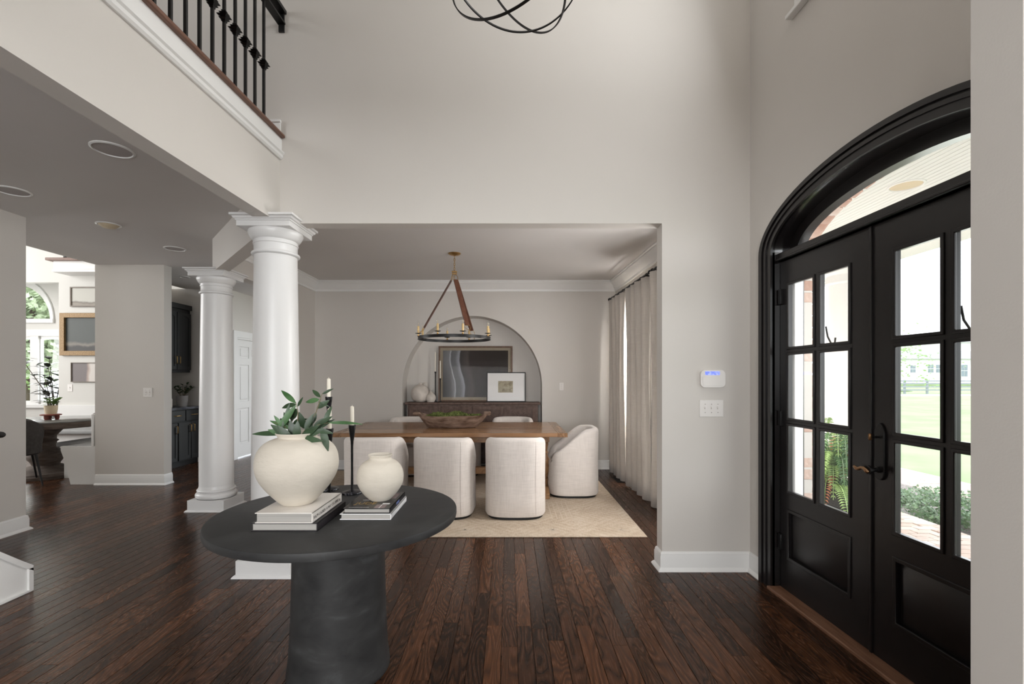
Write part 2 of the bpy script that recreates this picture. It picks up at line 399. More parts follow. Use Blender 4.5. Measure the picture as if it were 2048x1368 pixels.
# ------------------------------------------------------------------ structure: floor with planks
fl = S('floor', MB().box(-12, 1.95, -3.6, 10, -0.12, -0.0125), 'floor_oak')
PW = 0.083; planks = []
x = -5.6
rr = random.Random(3)
def xmax_at(y): return 1.7485 + 0.0319 * (3.41 - y)
while x < 1.84:
    y = 0.9 - rr.random()
    while y < 9.2:
        L = rr.uniform(0.5, 1.5)
        y2 = min(y + L, 9.4)
        planks.append((x, y, y2)); y = y2
    x += PW
def px_area(p):
    x_, y0, y1 = p; y0 = max(y0, 1.9)
    if y1 <= y0 + 0.05: return 0
    mx = x_ + PW / 2; ym = (y0 + y1) / 2
    u = 1018 + 940 * mx / ym
    if u < 0 or u > 2048: return 0
    return PW * 940 / ym * abs(1316 / y0 - 1316 / y1)
planks.sort(key=px_area, reverse=True)
def plank_mb(mb, p):
    x_, y0, y1 = p; mb.cur = (rr.random(), rr.random(), rr.random())
    xr = min(x_ + PW - 0.0012, 1.9)
    g = 0.0007; c = 0.0009
    z0, z1 = -0.012, 0.0
    x0, x1 = x_ + g, xr - g
    yy0, yy1 = y0 + g, y1 - g
    mb.add([(x0, yy0, z0), (x1, yy0, z0), (x1, yy1, z0), (x0, yy1, z0), (x0, yy0, z1 - c), (x1, yy0, z1 - c), (x1, yy1, z1 - c), (x0, yy1, z1 - c),
            (x0 + c, yy0 + c, z1), (x1 - c, yy0 + c, z1), (x1 - c, yy1 - c, z1), (x0 + c, yy1 - c, z1)],
           [(0, 1, 5, 4), (1, 2, 6, 5), (2, 3, 7, 6), (3, 0, 4, 7), (4, 5, 9, 8), (5, 6, 10, 9), (6, 7, 11, 10), (7, 4, 8, 11), (8, 9, 10, 11)])
rest = MB()
for i, p in enumerate(planks):
    if i < 290 and px_area(p) > 0:
        mb = MB(); plank_mb(mb, p); mb.build('plank', 'floor_oak', fl)
    else: plank_mb(rest, p)
x = -11.9
while x < -5.62:
    y = 3.0
    while y < 9.4:
        y2 = min(9.4, y + rr.uniform(.8, 2)); plank_mb(rest, (x, y, y2)); y = y2
    x += PW
rest.build('plank_field', 'floor_oak', fl, kind='stuff')

# walls
OX0, OX1, CX = -1.60, 1.11, 1.7485
wb = MB()
wb.box(OX1, 1.78, YW, YW + .115, 0, HZ)                    # pier right of dining opening
wb.box(-1.78, OX1, YW, YW + .115, BZ, HZ)                  # header and upper wall
wb.box(-6.0, -1.78, YW, YW + .115, 3.14, HZ)
S('wall_dining_opening', wb, 'wall_paint')
# front door wall with arched doorway and upper window
DC = 2.328; SPR = 2.227
hole = [(DC - .80, 0.0)] + [(DC - .80, SPR)] + [(u, z) for (u, z) in reversed(arc(DC, SPR, .80, .295, 0, 180, 40))][1:-1] + [(DC + .80, SPR), (DC + .80, 0.0)]
outer = [(-3.6, 0), (DC - .80, 0)] + hole[1:-1] + [(DC + .80, 0), (YW + .01, 0), (YW + .01, HZ), (-3.6, HZ)]
upw = [(1.5, 3.74), (2.78, 3.74), (2.78, 5.25), (1.5, 5.25)]
S('wall_entry', MB().plate(outer, 0, .26, lambda u, v, t: FW(u, t, v), [upw]), 'wall_paint')
# study (camera room) shell
st = MB()
st.box(1.11, 3.4, 1.015, 1.13, 0, HZ).box(-1.60, 1.11, 1.015, 1.13, BZ, HZ)
st.box(-3.4, -1.60, 1.015, 1.13, 0, BZ)
S('wall_study_opening', MB().box(1.11, 1.80, 1.015, 1.13, 0, HZ).box(-1.60, 1.11, 1.015, 1.13, BZ, HZ).box(-5.6, -1.60, 1.015, 1.13, 2.87, HZ), 'wall_paint')
S('wall_study_rear', MB().plate([(-5.6, 0), (1.9, 0), (1.9, 2.87), (-5.6, 2.87)], 0, .12, XZ(-3.72), [[(-2.2, .6), (1.0, .6), (1.0, 2.7), (-2.2, 2.7)]]), 'wall_paint')
S('wall_study_left', MB().box(-5.7, -5.6, -3.7, 3.0, 0, HZ), 'wall_paint')
S('ceiling_study', MB().box(-5.7, 3.5, -3.7, 1.02, CZ, CZ + .1), 'ceiling_paint')
S('ceiling_foyer', MB().box(-6.2, 2.1, .9, 3.6, HZ, HZ + .1), 'ceiling_paint')
# dining room
nc, nr, nz = -.5625, 1.0675, 1.275
niche = [(nc - nr, 0), (nc - nr, nz)] + list(reversed(arc(nc, nz, nr, nr, 0, 180, 40)))[1:-1] + [(nc + nr, nz), (nc + nr, 0)]
S('wall_dining_back', MB().plate([(-3.1, 0)] + niche + [(1.75, 0), (1.75, CZ + .05), (-3.1, CZ + .05)], 0, .32, XZ(YB)), 'wall_paint', smooth=30)
S('wall_dining_niche', MB().box(nc - nr - .1, nc + nr + .1, YB + .32, YB + .4, 0, 2.6), 'wall_paint')
def RWX(y): return FW(y, 0, 0)[0]
wn = lambda a, b: [(a, .35), (b, .35), (b, 2.05)] + arc((a + b) / 2, 2.05, (b - a) / 2, .36, 0, 180, 16)[1:-1] + [(a, 2.05)]
S('wall_dining_right', MB().plate([(YW + .05, 0), (YB + .4, 0), (YB + .4, CZ + .05), (YW + .05, CZ + .05)], 0, .2, lambda u, v, t: FW(u, t, v), [wn(5.6, 6.7), wn(3.85, 4.8)]), 'wall_paint')
S('wall_dining_left', MB().box(-3.1, -2.97, 5.75, YB + .3, 0, CZ).box(-3.1, -2.97, 5.0, 5.75, BZ, CZ), 'wall_paint')
# ceiling of hall and dining, one slab with the foyer left open
S('ceiling_dining', MB().box(-3.05, 2.0, YW + .05, 7.7, CZ, CZ + .1).box(-5.36, -3.05, 1.0, 9.4, CZ, CZ + .1).box(-3.05, -1.84, 1.0, YW + .05, CZ, CZ + .1), 'ceiling_paint')
# beams
S('wall_balcony_beam', MB().box(1.0, YW + .11, 0, -.115, 0, 1, lambda u, d, z: BF(u, d, BZ + z * (3.12 - BZ))), 'wall_paint')
bm_ = MB(); a0 = Vector((-1.72, 3.50)); a1 = Vector((-3.10, 5.03)); dd = (a1 - a0).normalized(); nn = Vector((dd.y, -dd.x)) * .0625
bm_.add([(*(a0 + nn), BZ), (*(a1 + nn), BZ), (*(a1 - nn), BZ), (*(a0 - nn), BZ), (*(a0 + nn), CZ), (*(a1 + nn), CZ), (*(a1 - nn), CZ), (*(a0 - nn), CZ)],
        [(0, 3, 2, 1), (4, 5, 6, 7), (0, 1, 5, 4), (1, 2, 6, 5), (2, 3, 7, 6), (3, 0, 4, 7)])
S('wall_diagonal_beam', bm_, 'wall_paint')
# hall walls on the left
S('wall_hall_left', MB().box(-5.6, -4.44, 2.9, 4.32, 0, CZ), 'wall_paint')
S('wall_hall_angled', MB().box(-5.40, -4.50, 6.13, 6.27, 0, CZ), 'wall_paint')
S('wall_pantry_back', MB().box(-5.75, -5.62, 6.60, 7.85, 0, CZ).box(-5.75, -5.40, 6.55, 6.62, 0, CZ).box(-5.42, -5.37, 6.27, 6.56, 0, CZ).box(-5.62, -4.74, 7.80, 7.90, 0, CZ), 'wall_paint')
S('wall_back_hall', MB().box(-4.78, -4.66, 7.80, 8.02, 0, CZ).box(-4.78, -4.66, 8.02, 8.98, 2.12, CZ).box(-4.78, -4.66, 8.98, 9.6, 0, CZ).box(-4.7, -2.9, 9.4, 9.5, 0, CZ), 'wall_paint')
# family room and breakfast nook
fr = MB()
S('wall_nook_art', MB().box(-8.24, -5.62, 8.60, 8.72, 0, HZ).box(-12, -8.24, 8.60, 8.72, 3.14, HZ), 'wall_paint_light')
S('wall_nook_side', MB().box(-8.24, -8.12, 8.72, 9.4, 0, 3.2), 'wall_paint_light')
WC = -9.95
archw = [(WC - .80, 2.56)] + list(reversed(arc(WC, 2.56, .80, .80, 0, 180, 30)))[1:-1] + [(WC + .80, 2.56)]
S('wall_nook_window', MB().plate([(-12, 0), (-8.12, 0), (-8.12, HZ), (-12, HZ)], 0, .15, XZ(9.4), [archw, [(-10.9, .86), (-8.96, .86), (-8.96, 2.24), (-10.9, 2.24)]]), 'wall_paint_light')
S('wall_family_room', MB().box(-12.1, -12, 2.8, 9.6, 0, HZ).box(-12, -5.6, 2.8, 2.9, 0, HZ).box(-5.46, -5.36, 2.9, 8.6, CZ + .02, HZ), 'wall_paint_light')
S('ceiling_family_room', MB().box(-12.1, -5.3, 2.8, 9.6, HZ, HZ + .1), 'ceiling_paint')
# upstairs
S('floor_landing', MB().box(-5.6, -1.80, 1.02, YW, CZ + .1, 3.13), 'floor_oak')
S('wall_upstairs', MB().box(-3.5, -3.4, 1.0, 2.25, 3.13, HZ).box(-3.5, -3.4, 2.9, 3.5, 3.13, HZ), 'wall_paint')

# ------------------------------------------------------------------ trim
BB = [(0, 0), (.034, 0), (.034, .006), (.028, .016), (.02, .024), (.016, .026), (.016, .105), (.012, .116), (.012, .124), (.007, .134), (0, .138)]
def base(n, path): S('baseboard_' + n, MB().sweep(BB, path), 'trim_white', smooth=25)
base('entry_corner', [(OX1, YW + .115), (OX1, YW), (1.7485, YW), (FW(3.245, 0, 0)[0], 3.245)][::1] if False else [(FW(3.245, 0, 0)[0], 3.245), (1.7485, YW), (OX1, YW), (OX1, YW + .115), (1.70, YW + .115)][::-1])
base('dining_back_right', [(nc + nr, YB), (1.64, YB), (FW(3.6, 0, 0)[0], 3.6)])
base('dining_back_left', [(-2.97, 5.75), (-2.97, YB), (nc - nr, YB)])
base('hall_angled', [(-5.39, 6.13), (-4.50, 6.13), (-4.50, 6.27)][::-1][::-1])
base('hall_left', [(-4.44, 2.95), (-4.44, 4.32), (-4.6, 4.32)][::1])
base('back_hall', [(-4.66, 9.0), (-4.66, 9.4), (-3.1, 9.4)])
CR = [(0, 0), (.012, 0), (.014, -.01), (0, -.0)]
CROWN = [(0, -.155), (.012, -.155), (.016, -.145), (.016, -.125), (.028, -.115), (.055, -.07), (.085, -.045), (.095, -.035), (.095, -.02), (.11, -.014), (.11, 0), (0, 0)]
def crown(n, path, z=CZ, prof=CROWN): S(n, MB().sweep(prof, [(p[0], p[1], z) for p in path]), 'trim_white', smooth=25)
crown('trim_crown_dining', [(-2.97, 5.0), (-2.97, YB), (RWX(YB), YB), (RWX(3.6), 3.6)])
# balcony trim along the landing edge
bt = [(0, 0), (.012, .0), (.022, .012), (.024, .03), (.034, .04), (.034, .05), (.014, .058), (.014, .155), (0, .155)]
S('trim_balcony', MB().sweep([(o, u) for (o, u) in bt], [(BF(1.0, 0, 0)[0], 1.0, 2.98), (BF(YW, 0, 0)[0], YW, 2.98)]), 'trim_white', smooth=25)
nb = MB(); nb.box(1.0, YW - .002, .042, -.2, 0, .026, lambda u, d, z: BF(u, d, 3.130 + z))
S('trim_balcony_nosing', nb, 'brown_nosing', bevel=.01)
S('baseboard_landing', MB().box(-5.5, -1.655, YW - .016, YW, 3.16, 3.25).box(-5.5, -1.652, YW - .022, YW, 3.245, 3.262), 'trim_white')

# ------------------------------------------------------------------ balusters and rail
ORD = 'first second third fourth fifth sixth seventh eighth ninth tenth eleventh twelfth thirteenth fourteenth fifteenth sixteenth seventeenth'.split()
for k in range(17):
    y = 3.17 - .105 * k
    if y < 1.45: break
    p = BF(y, .0, 0)[0] + .015
    t = thing('baluster', ORD[k] + ' iron baluster of the upstairs landing edge, counted from the wall', 'baluster', (p, y, 3.156), 0, 'iron balusters of the balcony railing')
    h = .0075
    MB().box(-h, h, -h, h, 0, .80).build('bar', 'iron', t, world=False)
    kn = MB()
    for zz, s_ in ((-.03, .013), (-.016, .022), (0.0, .03), (.016, .022), (.03, .013)): kn.add([(-s_, -s_, zz + .357), (s_, -s_, zz + .357), (s_, s_, zz + .357), (-s_, s_, zz + .357), (-s_ * .5, -s_ * .5, zz + .366), (s_ * .5, -s_ * .5, zz + .366), (s_ * .5, s_ * .5, zz + .366), (-s_ * .5, s_ * .5, zz + .366), (-s_ * .5, -s_ * .5, zz + .348), (s_ * .5, -s_ * .5, zz + .348), (s_ * .5, s_ * .5, zz + .348), (-s_ * .5, s_ * .5, zz + .348)],
        [(4, 5, 6, 7), (0, 1, 5, 4), (1, 2, 6, 5), (2, 3, 7, 6), (3, 0, 4, 7), (11, 10, 9, 8), (8, 9, 1, 0), (9, 10, 2, 1), (10, 11, 3, 2), (11, 8, 0, 3)])
    kn.build('knuckle', 'iron', t, world=False)
rl = thing('balcony_handrail', 'black iron balcony handrail above the landing edge, bolted to the wall', 'handrail', BF(YW, .01, 3.95))
MB().box(1.2, YW - .004, -.012, .042, 3.955, 3.968, BF).build('lower_rail', 'iron', rl)
MB().box(1.2, YW - .004, -.02, .05, 4.03, 4.055, BF).build('top_rail', 'iron', rl)
MB().box(YW - .012, YW - .001, -.005, .035, 3.90, 4.05, BF).build('wall_bracket', 'iron', rl)
# upstairs window behind the balusters
uw = thing('window_1', kind='structure', loc=(-3.45, 2.58, 3.2))
MB().plate([(2.25, 3.13), (2.9, 3.13), (2.9, 5.4), (2.25, 5.4)], 0, .06, lambda u, v, t: (-3.48 + t, u, v), [[(2.33, 3.3), (2.82, 3.3), (2.82, 5.3), (2.33, 5.3)]]).build('window_frame', 'trim_white', uw)
MB().box(-3.46, -3.455, 2.33, 2.82, 3.3, 5.3).build('pane', 'glass', uw)

# ------------------------------------------------------------------ columns
def column(cx, cy, label):
    t = thing('column', label, 'column', (cx, cy, 0))
    p = .19
    sq = lambda h: [(-h, -h), (h, -h), (h, h), (-h, h)]
    MB().sweep([(0, 0), (.022, 0), (.02, .008), (.01, .018), (0, .022)], [(x_, y_) for x_, y_ in sq(p)][::1], closed=True).box(-p, p, -p, p, 0, .118).build('plinth', 'column_white', t, world=False, bevel=.002)
    prof = [(.186, .118)] + [(.172 + .026 * math.sin(a), .149 - .031 * math.cos(a)) for a in [PI * i / 10 for i in range(0, 11)]] + [(.176, .181), (.176, .188)] + [(.172 + .012 * math.sin(a), .201 - .013 * math.cos(a)) for a in [PI * i / 6 for i in range(7)]] + [(.169, .216), (.169, .222), (.165, .236), (.163, .25)]
    MB().lathe(prof, seg=64, cap0=False, cap1=False).build('column_base', 'column_white', t, smooth=50, world=False)
    pr = []
    for i in range(17):
        f = i / 16; z = .25 + f * (2.285 - .25); r_ = .1635 - .0185 * max(0, (f - .12) / .88) ** 1.5
        pr.append((r_, z))
    MB().lathe(pr, seg=64, cap0=False, cap1=False).build('shaft', 'column_white', t, smooth=180, world=False)
    cp = [(.145, 2.285), (.156, 2.288)] + [(.152 + .012 * math.sin(a), 2.300 - .012 * math.cos(a)) for a in [PI * i / 6 for i in range(7)]] + [(.15, 2.316), (.147, 2.322), (.147, 2.365), (.153, 2.368), (.153, 2.378), (.149, 2.38), (.149, 2.395), (.156, 2.398), (.166, 2.41), (.178, 2.43), (.186, 2.45), (.182, 2.464)]
    MB().lathe(cp, seg=64, cap0=False, cap1=False).build('capital', 'column_white', t, smooth=40, world=False)
    MB().box(-.187, .187, -.187, .187, 2.462, 2.500).sweep([(-.02, 0), (.006, 0), (.006, .008), (.016, .014), (.022, .026), (.034, .03), (.034, .045), (-.02, .045)], [(x_, y_, 2.500) for x_, y_ in sq(.187)], closed=True).build('abacus', 'column_white', t, world=False, bevel=.0015)
    return t
column(-1.72, 3.47, 'large white round column nearest the camera, behind the round black table')
column(-3.16, 5.08, 'white round column farther back, beside the dark pantry')

# ------------------------------------------------------------------ entry doors
dr = thing('door_1', kind='structure', loc=FW(DC, .05, 0))
def ellring(a0_, b0_, a1_, b1_, n=40):
    return arc(DC, SPR, a0_, b0_, 0, 180, n), arc(DC, SPR, a1_, b1_, 0, 180, n)
def archplate(mb, ao, bo, ai, bi, d0, d1, zb=0.0):
    o_ = arc(DC, SPR, ao, bo, 0, 180, 40); i_ = arc(DC, SPR, ai, bi, 0, 180, 40)
    poly = [(DC + ao, zb)] + o_ + [(DC - ao, zb), (DC - ai, zb)] + list(reversed(i_)) + [(DC + ai, zb)]
    n = len(o_)
    # quads
    oo = [(DC + ao, zb)] + o_ + [(DC - ao, zb)]; ii = [(DC + ai, zb)] + i_ + [(DC - ai, zb)]
    m = len(oo); vs_ = []
    for (a_, b_) in zip(oo, ii):
        vs_ += [FW(a_[0], d0, a_[1]), FW(b_[0], d0, b_[1]), FW(b_[0], d1, b_[1]), FW(a_[0], d1, a_[1])]
    fs = []
    for k in range(m - 1):
        for q in range(4): fs.append((4 * k + q, 4 * k + (q + 1) % 4, 4 * k + 4 + (q + 1) % 4, 4 * k + 4 + q))
    fs += [(0, 3, 2, 1), (4 * m - 4, 4 * m - 3, 4 * m - 2, 4 * m - 1)]
    mb.add(vs_, fs)
cs = MB()
archplate(cs, .911, .38, .80, .29, -.018, .005); archplate(cs, .915, .384, .88, .356, -.034, 0); archplate(cs, .868, .346, .845, .326, -.026, 0); archplate(cs, .815, .303, .79, .284, -.024, 0.005)
cs.build('door_casing', 'black_paint', dr, smooth=35)
js = MB(); archplate(js, .80, .293, .79, .284, -.01, .20); js.build('jamb', 'black_gloss', dr, smooth=35)
tf = MB(); archplate(tf, .79, .284, .705, .215, .10, .16, SPR - .012); tf.build('transom_frame', 'black_paint', dr, smooth=35)
MB().box(DC - .79, DC + .79, .015, .17, 2.165, 2.216, FW).box(DC - .79, DC + .79, .0, .17, 2.165, 2.178, FW).build('transom_bar', 'black_paint', dr, bevel=.003)
tg = [(DC - .73, SPR - .012)] + [(u, z) for u, z in reversed(arc(DC, SPR, .73, .235, 0, 180, 30))] + [(DC + .73, SPR - .012)]
MB().plate(tg, .125, .131, lambda u, v, t: FW(u, t, v)).build('transom_pane', 'glass', dr)
MB().box(DC - .80, DC + .80, -.045, .2, -.01, .018, FW).build('threshold', 'threshold_wood', dr, bevel=.006)
def leaf(u0, u1, gl, gr, mun, hinge):
    """u0>u1: leaf from hinge to seam; gl, gr glass range; mun: mullion range"""
    lf = MB(); lo, hi = min(u0, u1), max(u0, u1); g0, g1 = min(gl, gr), max(gl, gr)
    rows = [(.666, 1.094), (1.136, 1.548), (1.592, 2.0)]; m0, m1 = mun
    fnp = lambda u, v, t: FW(u, t, v)
    holes = [[(a, z0), (b, z0), (b, z1), (a, z1)] for (a, b) in ((g0, m0), (m1, g1)) for (z0, z1) in rows]
    lf.plate([(lo, .02), (hi, .02), (hi, 2.16), (lo, 2.16)], .04, .066, fnp, holes + [[(g0, .235), (g1, .235), (g1, .54), (g0, .54)]])
    o = lf.build('door_leaf', 'black_paint', dr)
    # glazing beads
    gb = MB()
    for (a, b) in ((g0, m0), (m1, g1)):
        for (z0, z1) in rows:
            gb.plate([(a - .012, z0 - .012), (b + .012, z0 - .012), (b + .012, z1 + .012), (a - .012, z1 + .012)], .033, .046, fnp, [[(a + .004, z0 + .004), (b - .004, z0 + .004), (b - .004, z1 - .004), (a + .004, z1 - .004)]])
    gb.build('glazing_bead', 'black_paint', o, bevel=.003)
    for (a, b) in ((g0, m0), (m1, g1)):
        for (z0, z1) in rows: MB().box(a - .002, b + .002, .052, .056, z0 - .002, z1 + .002, FW).build('pane', 'glass', o)
    pn = MB(); pn.box(g0 - .002, g1 + .002, .056, .066, .233, .542, FW)
    a, b, z0, z1 = g0 + .05, g1 - .05, .285, .49
    pn.add([FW(g0 + .012, .056, .247), FW(g1 - .012, .056, .247), FW(g1 - .012, .056, .528), FW(g0 + .012, .056, .528), FW(a, .042, z0), FW(b, .042, z0), FW(b, .042, z1), FW(a, .042, z1)], [(0, 1, 5, 4), (1, 2, 6, 5), (2, 3, 7, 6), (3, 0, 4, 7), (4, 5, 6, 7)])
    pn.plate([(g0 - .012, .223), (g1 + .012, .223), (g1 + .012, .552), (g0 - .012, .552)], .034, .045, fnp, [[(g0 + .008, .243), (g1 - .008, .243), (g1 - .008, .532), (g0 + .008, .532)]])
    pn.build('raised_panel', 'black_paint', o, bevel=.002)
    for z in (.20, .92, 1.96) if not hinge else (.32, 1.13, 1.93):
        hu = hi if u0 > u1 else lo
        MB().box(hu - .035, hu - .003, .022, .042, z - .05, z + .05, FW).build('hinge', 'iron', o, bevel=.003)
    return o
l1 = leaf(3.115, 2.368, 3.027, 2.508, (2.733, 2.788), True)
MB().box(2.368, 2.352, .03, .05, .02, 2.16, FW).build('astragal', 'black_paint', dr, bevel=.003)
l2 = leaf(1.545, 2.352, 1.702, 2.222, (1.936, 1.99), True)
for hu, nm in ((2.775, 1), (1.975, 2)):
    c = FW(hu - .01, .075, 1.66)
    hk = MB().tube([(c[0] + .02, c[1], 1.70), (c[0] + .028, c[1] - .004, 1.64), (c[0] + .035, c[1] - .03, 1.59), (c[0] + .035, c[1] - .055, 1.60), (c[0] + .035, c[1] - .06, 1.63)], .005)
    hk.build('wreath_hook', 'iron', dr, smooth=60)
# lock set
c = FW(2.303, .03, 0)
pl = MB().plate([(2.303 + a, b) for a, b in [(-.03, .93), (-.024, .91), (-.012, .90), (.012, .90), (.024, .91), (.03, .93), (.03, 1.135), (.022, 1.15), (.016, 1.165), (0, 1.178), (-.016, 1.165), (-.022, 1.15), (-.03, 1.135)]], .028, .042, lambda u, v, t: FW(u, t, v)).build('lock_plate', 'iron', dr, bevel=.004)
MB().lathe([(.024, 0), (.022, .01), (.01, .013), (.01, .045), (.015, .047), (.015, .06)], FW(2.303, -.030, .948), 20, axis='X').build('lever_rose', 'iron', pl, smooth=40)
lv = [FW(2.30 + a, -.04 + d, .948 + z) for a, d, z in [(-.012, .004, -.010), (0, .004, -.004), (.014, .003, .006), (.032, .004, .006), (.050, .006, -.004), (.066, .006, -.005), (.078, .003, .006)]]
MB().tube(lv, [.008, .011, .0085, .008, .009, .010, .007], 12, flat=(1, .8)).build('lever', 'bronze', pl, smooth=180, label='bronze lever handle')
MB().lathe([(.012, 0), (.010, .008), (.006, .012), (.006, .04)], FW(2.303, -.012, 1.108), 14, axis='X').build('thumb_turn_post', 'iron', pl, smooth=40)
MB().box(2.303 - .006, 2.303 + .008, -.022, -.006, 1.092, 1.126, FW).build('thumb_turn', 'bronze', pl, bevel=.006, label='bronze thumb turn')
# upper window
w2 = thing('window_2', kind='structure', loc=FW(2.14, 0, 3.7))
MB().plate([(1.40, 3.64), (2.88, 3.64), (2.88, 5.35), (1.40, 5.35)], -.02, .0, lambda u, v, t: FW(u, t, v), [[(1.5, 3.74), (2.78, 3.74), (2.78, 5.25), (1.5, 5.25)]]).build('window_casing', 'trim_white', w2, bevel=.004)
MB().box(1.36, 2.93, -.045, 0, 3.625, 3.65, FW).build('window_sill', 'trim_white', w2, bevel=.004)

# ------------------------------------------------------------------ dining windows
for nm, (a, b) in (('window_3', (5.6, 6.7)), ('window_4', (3.85, 4.8))):
    wt = thing(nm, kind='structure', loc=FW((a + b) / 2, 0, .35))
    h = wn(a, b); hi_ = wn(a + .05, b - .05)
    MB().plate(h, .05, .10, lambda u, v, t: FW(u, t, v), [[(u, v + .05 if v < 1 else v - .02) for u, v in hi_]]).build('window_frame', 'trim_white', wt)
    MB().box((a + b) / 2 - .02, (a + b) / 2 + .02, .06, .09, .36, 2.38, FW).box(a, b, .06, .09, 1.2, 1.24, FW).build('muntin', 'trim_white', wt)
    MB().plate(h, .07, .074, lambda u, v, t: FW(u, t, v)).build('pane', 'glass', wt)
    MB().plate([(a - .09, .26), (b + .09, .26), (b + .09, 2.05)] + arc((a + b) / 2, 2.05, (b - a) / 2 + .09, .45, 0, 180, 16)[1:-1] + [(a - .09, 2.05)], -.018, 0, lambda u, v, t: FW(u, t, v), [h]).build('window_casing', 'trim_white', wt)

# ------------------------------------------------------------------ curtains
def curtain(y0, y1, xo, folds, amp, label, rt=None, z1=2.535, seed=0):
    r_ = random.Random(seed); n = folds * 10; nz_ = 14; vs_ = []; fs = []
    ph = [r_.uniform(-.5, .5) for _ in range(folds + 1)]
    t = thing('curtain', label, 'curtain', (xo(y0), (y0 + y1) / 2, 0), 0, 'linen curtain panels of the dining windows')
    for j in range(nz_ + 1):
        v = j / nz_; z = .012 + v * (z1 - .012)
        gat = 1 - .10 * math.sin(PI * v * .9)
        for i in range(n + 1):
            u = i / n; k = u * folds; y = (y0 + y1) / 2 + (u - .5) * (y1 - y0) * gat
            f = math.sin(2 * PI * k + .5 * ph[int(min(folds, k))] * (1 - v))
            sharp = abs(f) ** .8 * (1 if f > 0 else -1)
            a_ = amp * (.85 - .35 * (1 - v))
            vs_.append((xo(y) + a_ * sharp + .008 * math.sin(5 * v + 9 * u + seed), y + .012 * math.cos(2 * PI * k), z))
    for j in range(nz_):
        for i in range(n):
            a_ = j * (n + 1) + i; fs.append((a_, a_ + 1, a_ + n + 2, a_ + n + 1))
    mb = MB(); mb.add(vs_, fs); o = mb.build('drape', 'curtain_linen', t, smooth=180)
    sd = o.modifiers.new('sol', 'SOLIDIFY'); sd.thickness = .004
    for i in range(folds):
        y = y0 + (i + .5) / folds * (y1 - y0)
        MB().tube([(xo(y) + .0, y + .0, z1 + .028 + .017 * math.sin(a)) if False else (xo(y) + .017 * math.cos(a), y, 2.565 + .019 * math.sin(a) - .004) for a in [2 * PI * q / 12 for q in range(12)]], .0022, 5, closed=True).build('curtain_ring', 'iron', t, smooth=180)
    return t
cxo = lambda y: RWX(y) - .13
curtain(6.18, 6.95, cxo, 4, .055, 'linen curtain panel farthest away, nearest the back wall', seed=1)
curtain(5.20, 6.07, cxo, 4, .062, 'linen curtain panel in the middle, right of the bright window gap', seed=2)
curtain(4.50, 5.10, cxo, 3, .062, 'linen curtain panel nearest, half hidden by the wall end', seed=3)
def rod(y0, y1, label):
    t = thing('curtain_rod', label, 'curtain rod', (cxo(y0), y0, 2.565))
    MB().tube([(cxo(y0), y0, 2.565), (cxo(y1), y1, 2.565)], .0125, 12).build('rod', 'iron', t, smooth=60)
    for y in (y0, y1): MB().lathe([(.0, -.028), (.016, -.024), (.024, -.008), (.024, .008), (.016, .024), (.0, .028)], (cxo(y), y, 2.565), 16, False, False, axis='Y').build('finial', 'iron', t, smooth=180)
    for y in (y0 + .12, y1 - .12): MB().tube([(cxo(y), y, 2.55), (RWX(y), y, 2.55)], .008, 8).build('bracket', 'iron', t)
rod(5.20, 7.02, 'black curtain rod over the far dining window'); rod(3.6, 5.12, 'black curtain rod over the near dining window, mostly hidden by the wall')

# floor vent
fv = thing('floor_vent', 'dark floor vent beneath the curtains by the dining window', 'vent', (1.53, 6.42, 0))
MB().plate([(1.44, 6.26), (1.60, 6.26), (1.60, 6.62), (1.44, 6.62)], .0, .005, ident, [[(1.455, 6.275), (1.585, 6.275), (1.585, 6.605), (1.455, 6.605)]]).build('vent_frame', 'vent_black', fv)
for k in range(9): MB().box(1.455, 1.585, 6.285 + k * .036, 6.297 + k * .036, .0005, .004).build('slat', 'vent_black', fv)

# ------------------------------------------------------------------ rug
rg = thing('area_rug', 'beige patterned low-pile rug under the dining table', 'rug', (-.7, 5.55, 0))
MB().box(-2.62, 1.21, 4.11, 7.02, .0006, .010).build('rug_body', 'rug_wool', rg, bevel=.003)
bd = MB()
for k in range(2):
    g = .10 + .16 * k; w_ = .006
    bd.plate([(-2.62 + g, 4.11 + g), (1.21 - g, 4.11 + g), (1.21 - g, 7.02 - g), (-2.62 + g, 7.02 - g)], .009, .0115, ident, [[(-2.62 + g + w_, 4.11 + g + w_), (1.21 - g - w_, 4.11 + g + w_), (1.21 - g - w_, 7.02 - g - w_), (-2.62 + g + w_, 7.02 - g - w_)]])
def star(cx_, cy_, s_):
    for a in range(0, 180, 45):
        c_, s2 = math.cos(math.radians(a)), math.sin(math.radians(a)); w_ = .006
        bd.add([(cx_ + c_ * s_ - s2 * w_, cy_ + s2 * s_ + c_ * w_, .0115), (cx_ + c_ * s_ + s2 * w_, cy_ + s2 * s_ - c_ * w_, .0115), (cx_ - c_ * s_ + s2 * w_, cy_ - s2 * s_ - c_ * w_, .0115), (cx_ - c_ * s_ - s2 * w_, cy_ - s2 * s_ + c_ * w_, .0115)], [(0, 1, 2, 3)])
for cx_ in (-2.0, -1.2, -.4, .4, 1.02): star(cx_, 4.29, .05)
def zig(x0, x1, y, amp, n):
    for k in range(n):
        xa = x0 + (x1 - x0) * k / n; xb = x0 + (x1 - x0) * (k + 1) / n; ya, yb = (y, y + amp) if k % 2 == 0 else (y + amp, y)
        bd.add([(xa, ya, .0112), (xb, yb, .0112), (xb, yb + .012, .0112), (xa, ya + .012, .0112)], [(0, 1, 2, 3)])
